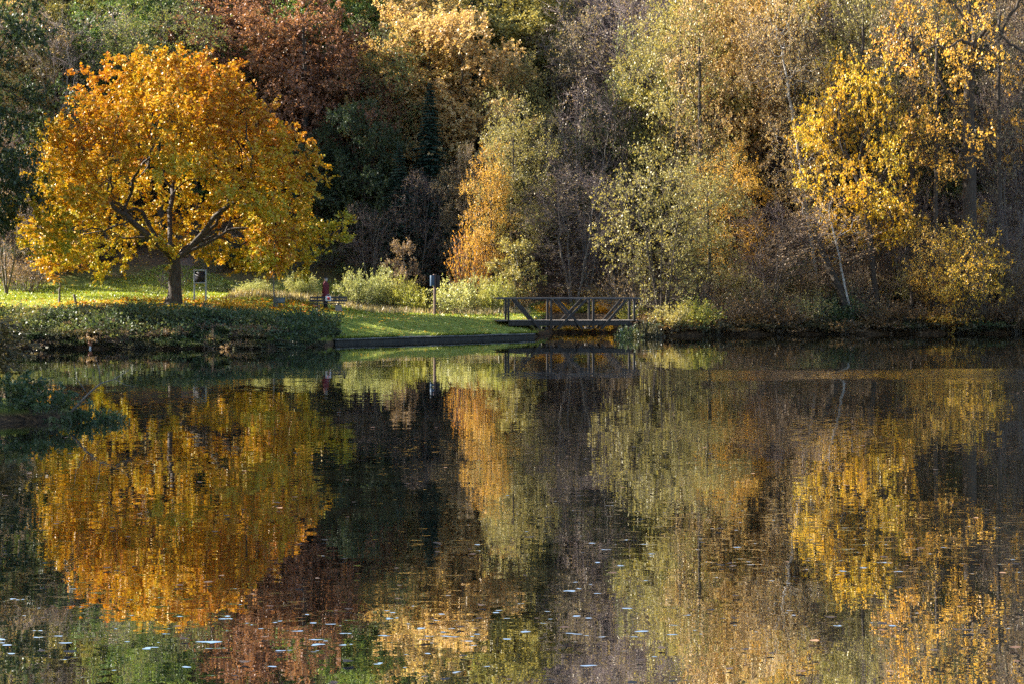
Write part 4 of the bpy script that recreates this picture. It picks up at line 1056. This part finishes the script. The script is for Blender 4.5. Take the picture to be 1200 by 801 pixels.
for s in (-1, 1): loft(tr, [(-.005, s*.10, .075, .062, .062), (0, s*.10, .25, .066, .066), (.01, s*.10, .48, .080, .078), (.0, s*.092, .80, .105, .095), (0, s*.08, .90, .12, .10)], 14)
tr.build('trousers', M['black'], pe, True)
for s in (-1, 1):
    sh_ = MB(); loft(sh_, [(.055, s*.108, -.0, .135, .052), (.055, s*.108, .03, .138, .055), (.045, s*.108, .07, .115, .050), (-.01, s*.105, .12, .058, .054)], 14)
    sh_.f.append(np.arange(14)[::-1]); sh_.sz.append(np.array([14])); sh_.fm.append(np.array([0], np.int32)); sh_.build('shoe', M['black'], pe, True)
h = MB(); loft(h, [(-.035,0,1.50,.060,.078),(-.03,0,1.56,.083,.090),(-.02,0,1.62,.094,.093),(-.012,0,1.655,.095,.09),(-.008,0,1.665,.05,.05)], 16); h.build('hair', M['hair'], pe, True)
h = MB(); loft(h, [(0,0,1.635,.106,.097),(0,0,1.67,.103,.095),(-.005,0,1.71,.080,.075),(-.005,0,1.73,.04,.038),(-.005,0,1.735,.003,.003)], 18)
h.add([(.09,-.06,1.640),(.155,-.035,1.632),(.165,0,1.630),(.155,.035,1.632),(.09,.06,1.640),(.09,-.06,1.650),(.155,-.035,1.640),(.165,0,1.638),(.155,.035,1.640),(.09,.06,1.650)],
      [[0,1,6,5],[1,2,7,6],[2,3,8,7],[3,4,9,8]]); h.build('cap', M['black'], pe, True)

# ------------------------------------------------------------------ notice board on two posts
M['signmetal'] = solid('blue_grey_metal', [(.24,.30,.42),(.34,.40,.52)], 5, .45, 0, spec=.5)
M['board'] = solid('dark_board', [(.012,.012,.02),(.03,.028,.04)], 5, .5)
SY = 107.0; SX = wx(234.5, SY); SZ = gz(SX, SY); top_ = wz(316, SY) - SZ
sg = empty('notice_board', (SX, SY, SZ), math.radians(-8), 'blue framed notice board on two pale posts behind the golden maple', 'sign')
for s in (-1, 1):
    p = MB(); p.box((s * .35, 0, top_ / 2 - .1), (.085, .085, top_ + .2)); p.build('post', M['signmetal'], sg, bevel=.008)
hB = .78
fr = MB()
fr.box((0, -.01, top_ - .05), (.612, .06, .10)); fr.box((0, -.01, top_ - hB), (.612, .06, .07))
fr.build('frame', M['signmetal'], sg, bevel=.006)
pn = MB(); pn.box((0, 0, top_ - hB / 2 - .04), (.61, .03, hB - .12)); pn.build('board', M['board'], sg)
# reading board by the sapling
LY = 101.0; LX = wx(327.5, LY); LZ = gz(LX, LY); lt = wz(349.5, LY) - LZ
M['signgreen'] = solid('dark_green_metal', [(.03,.05,.045),(.06,.085,.08)], 5, .45)
M['signface'] = solid('pale_print', [(.05,.065,.065),(.10,.12,.12),(.07,.085,.08)], 12, .6)
lc = empty('reading_board', (LX, LY, LZ), 0, 'small slanted reading board on two thin legs beside the staked young tree', 'sign')
for s in (-1, 1):
    p = MB(); p.box((s * .25, .03, lt / 2 - .15), (.05, .05, lt + .2)); p.build('leg', M['signgreen'], lc, bevel=.005)
R3 = Matrix.Rotation(math.radians(48), 3, 'X')
p = MB(); p.box((0, 0, lt - .13), (.62, .40, .035), 0, R3); p.build('panel', M['signgreen'], lc, bevel=.006)
p = MB(); q_ = R3 @ Vector((0, 0, .0215)); p.box((q_.x, q_.y, q_.z + lt - .13), (.54, .32, .006), 0, R3); p.build('printed_face', M['signface'], lc)
# stakes
def stake(px, Y, ytop, lean, label, w=.09):
    x = wx(px, Y); z = gz(x, Y); h = wz(ytop, Y) - z
    s = MB(); s.tube([(0, 0, -.2), (lean * .5, 0, h * .5), (lean, 0, h - .02), (lean, 0, h)], [w/2, w/2, w/2*.95, w/2*.7], 8)
    o = s.build('stake', M['bark_grey'], smooth=True); o.location = (x, Y, z); tag(o, label, 'post')
stake(89.5, 103, 345, -.14, 'short leaning wooden stake on the lawn left of the golden maple', .15)
stake(324.5, 101.7, 352, 0, 'stake tied beside the pale trunk of the young tree', .10)
# post with the blue box
KY = 107.6; KX = wx(509.5, KY); KZ = gz(KX, KY); kt = wz(322, KY) - KZ
bxo = empty('post_box', (KX, KY, KZ), math.radians(22), 'brown post carrying a blue box and a dark box in front of the shrubs', 'box')
M['postwood'] = solid('brown_post', [(.07,.04,.035),(.14,.085,.07)], 6, .8, .004, (5, 5, .6))
M['bluebox'] = solid('blue_box', [(.018,.04,.075),(.03,.06,.105)], 5, .5)
M['darkbox'] = solid('dark_box', [(.02,.016,.018),(.045,.032,.032)], 5, .85)
p = MB(); p.box((0, 0, kt / 2 - .2), (.12, .12, kt + .3)); p.build('post', M['postwood'], bxo, bevel=.01)
p = MB(); p.box((-.17, -.02, kt - .36), (.21, .22, .62)); p.build('blue_box', M['bluebox'], bxo, bevel=.015)
p = MB(); p.box((.17, -.02, kt - .40), (.22, .24, .68)); p.build('dark_box', M['darkbox'], bxo, bevel=.015)
p = MB(); p.box((0, 0, kt - .005), (.17, .17, .05)); p.build('post_cap', M['postwood'], bxo, bevel=.01)
# small marker at the waterline of the left bank
MX, MYY = wx(105.5, 85.2), 85.2
mk = empty('water_marker', (MX, MYY, 0), 0, 'short white marker post with an orange top at the foot of the left bank', 'marker')
p = MB(); p.lathe([(0, -.3), (.055, -.3), (.055, .12), (0, .12)], 10); p.build('post', M['bagwhite'], mk, True)
p = MB(); p.lathe([(0, .121), (.10, .123), (.115, .2), (.09, .30), (0, .33)], 12); p.build('top', solid('marker_orange', [(.30,.12,.07),(.42,.18,.10)], 6, .6), mk, True)

# ------------------------------------------------------------------ camera, light, render
cam = bpy.data.cameras.new('camera'); co = bpy.data.objects.new('camera', cam); link(co)
cam.sensor_width = 36; cam.lens = F / 1200 * 36
co.location = (0, 0, CZ); co.rotation_euler = (PI / 2, 0, 0)
cam.shift_y = -(400.5 - HY) / 1200; cam.clip_end = 5000; cam.clip_start = .1
SC.camera = co
EL, BACK = math.radians(SUN[0]), math.radians(SUN[1])
d = Vector((-math.cos(EL) * math.cos(BACK), math.cos(EL) * math.sin(BACK), math.sin(EL)))
sl = bpy.data.lights.new('sun', 'SUN'); sl.energy = SUN[2]; sl.angle = math.radians(.53); sl.color = (1.0, .925, .81)
so = bpy.data.objects.new('sun', sl); link(so); so.rotation_euler = d.to_track_quat('Z', 'Y').to_euler()
wd = bpy.data.worlds.new('World'); SC.world = wd; wd.use_nodes = True
nt = wd.node_tree; bgN = nt.nodes['Background']; sky = nt.nodes.new('ShaderNodeTexSky'); sky.sky_type = 'NISHITA'; sky.sun_disc = False
sky.sun_elevation = EL; sky.sun_rotation = math.atan2(d.x, d.y); sky.air_density = 1.0; sky.dust_density = .8
nt.links.new(sky.outputs[0], bgN.inputs[0]); bgN.inputs[1].default_value = SUN[3]
vs = SC.view_settings; SC.display_settings.display_device = 'sRGB'; vs.view_transform = 'Standard'; vs.look = 'None'; vs.gamma = 1; vs.exposure = SUN[4]
cy = SC.cycles; cy.max_bounces = 7; cy.diffuse_bounces = 3; cy.glossy_bounces = 3; cy.transmission_bounces = 4; cy.transparent_max_bounces = 4
cy.caustics_reflective = False; cy.caustics_refractive = False; cy.sample_clamp_indirect = 4; cy.sample_clamp_direct = 12
cy.use_denoising = False
SC.render.use_persistent_data = False
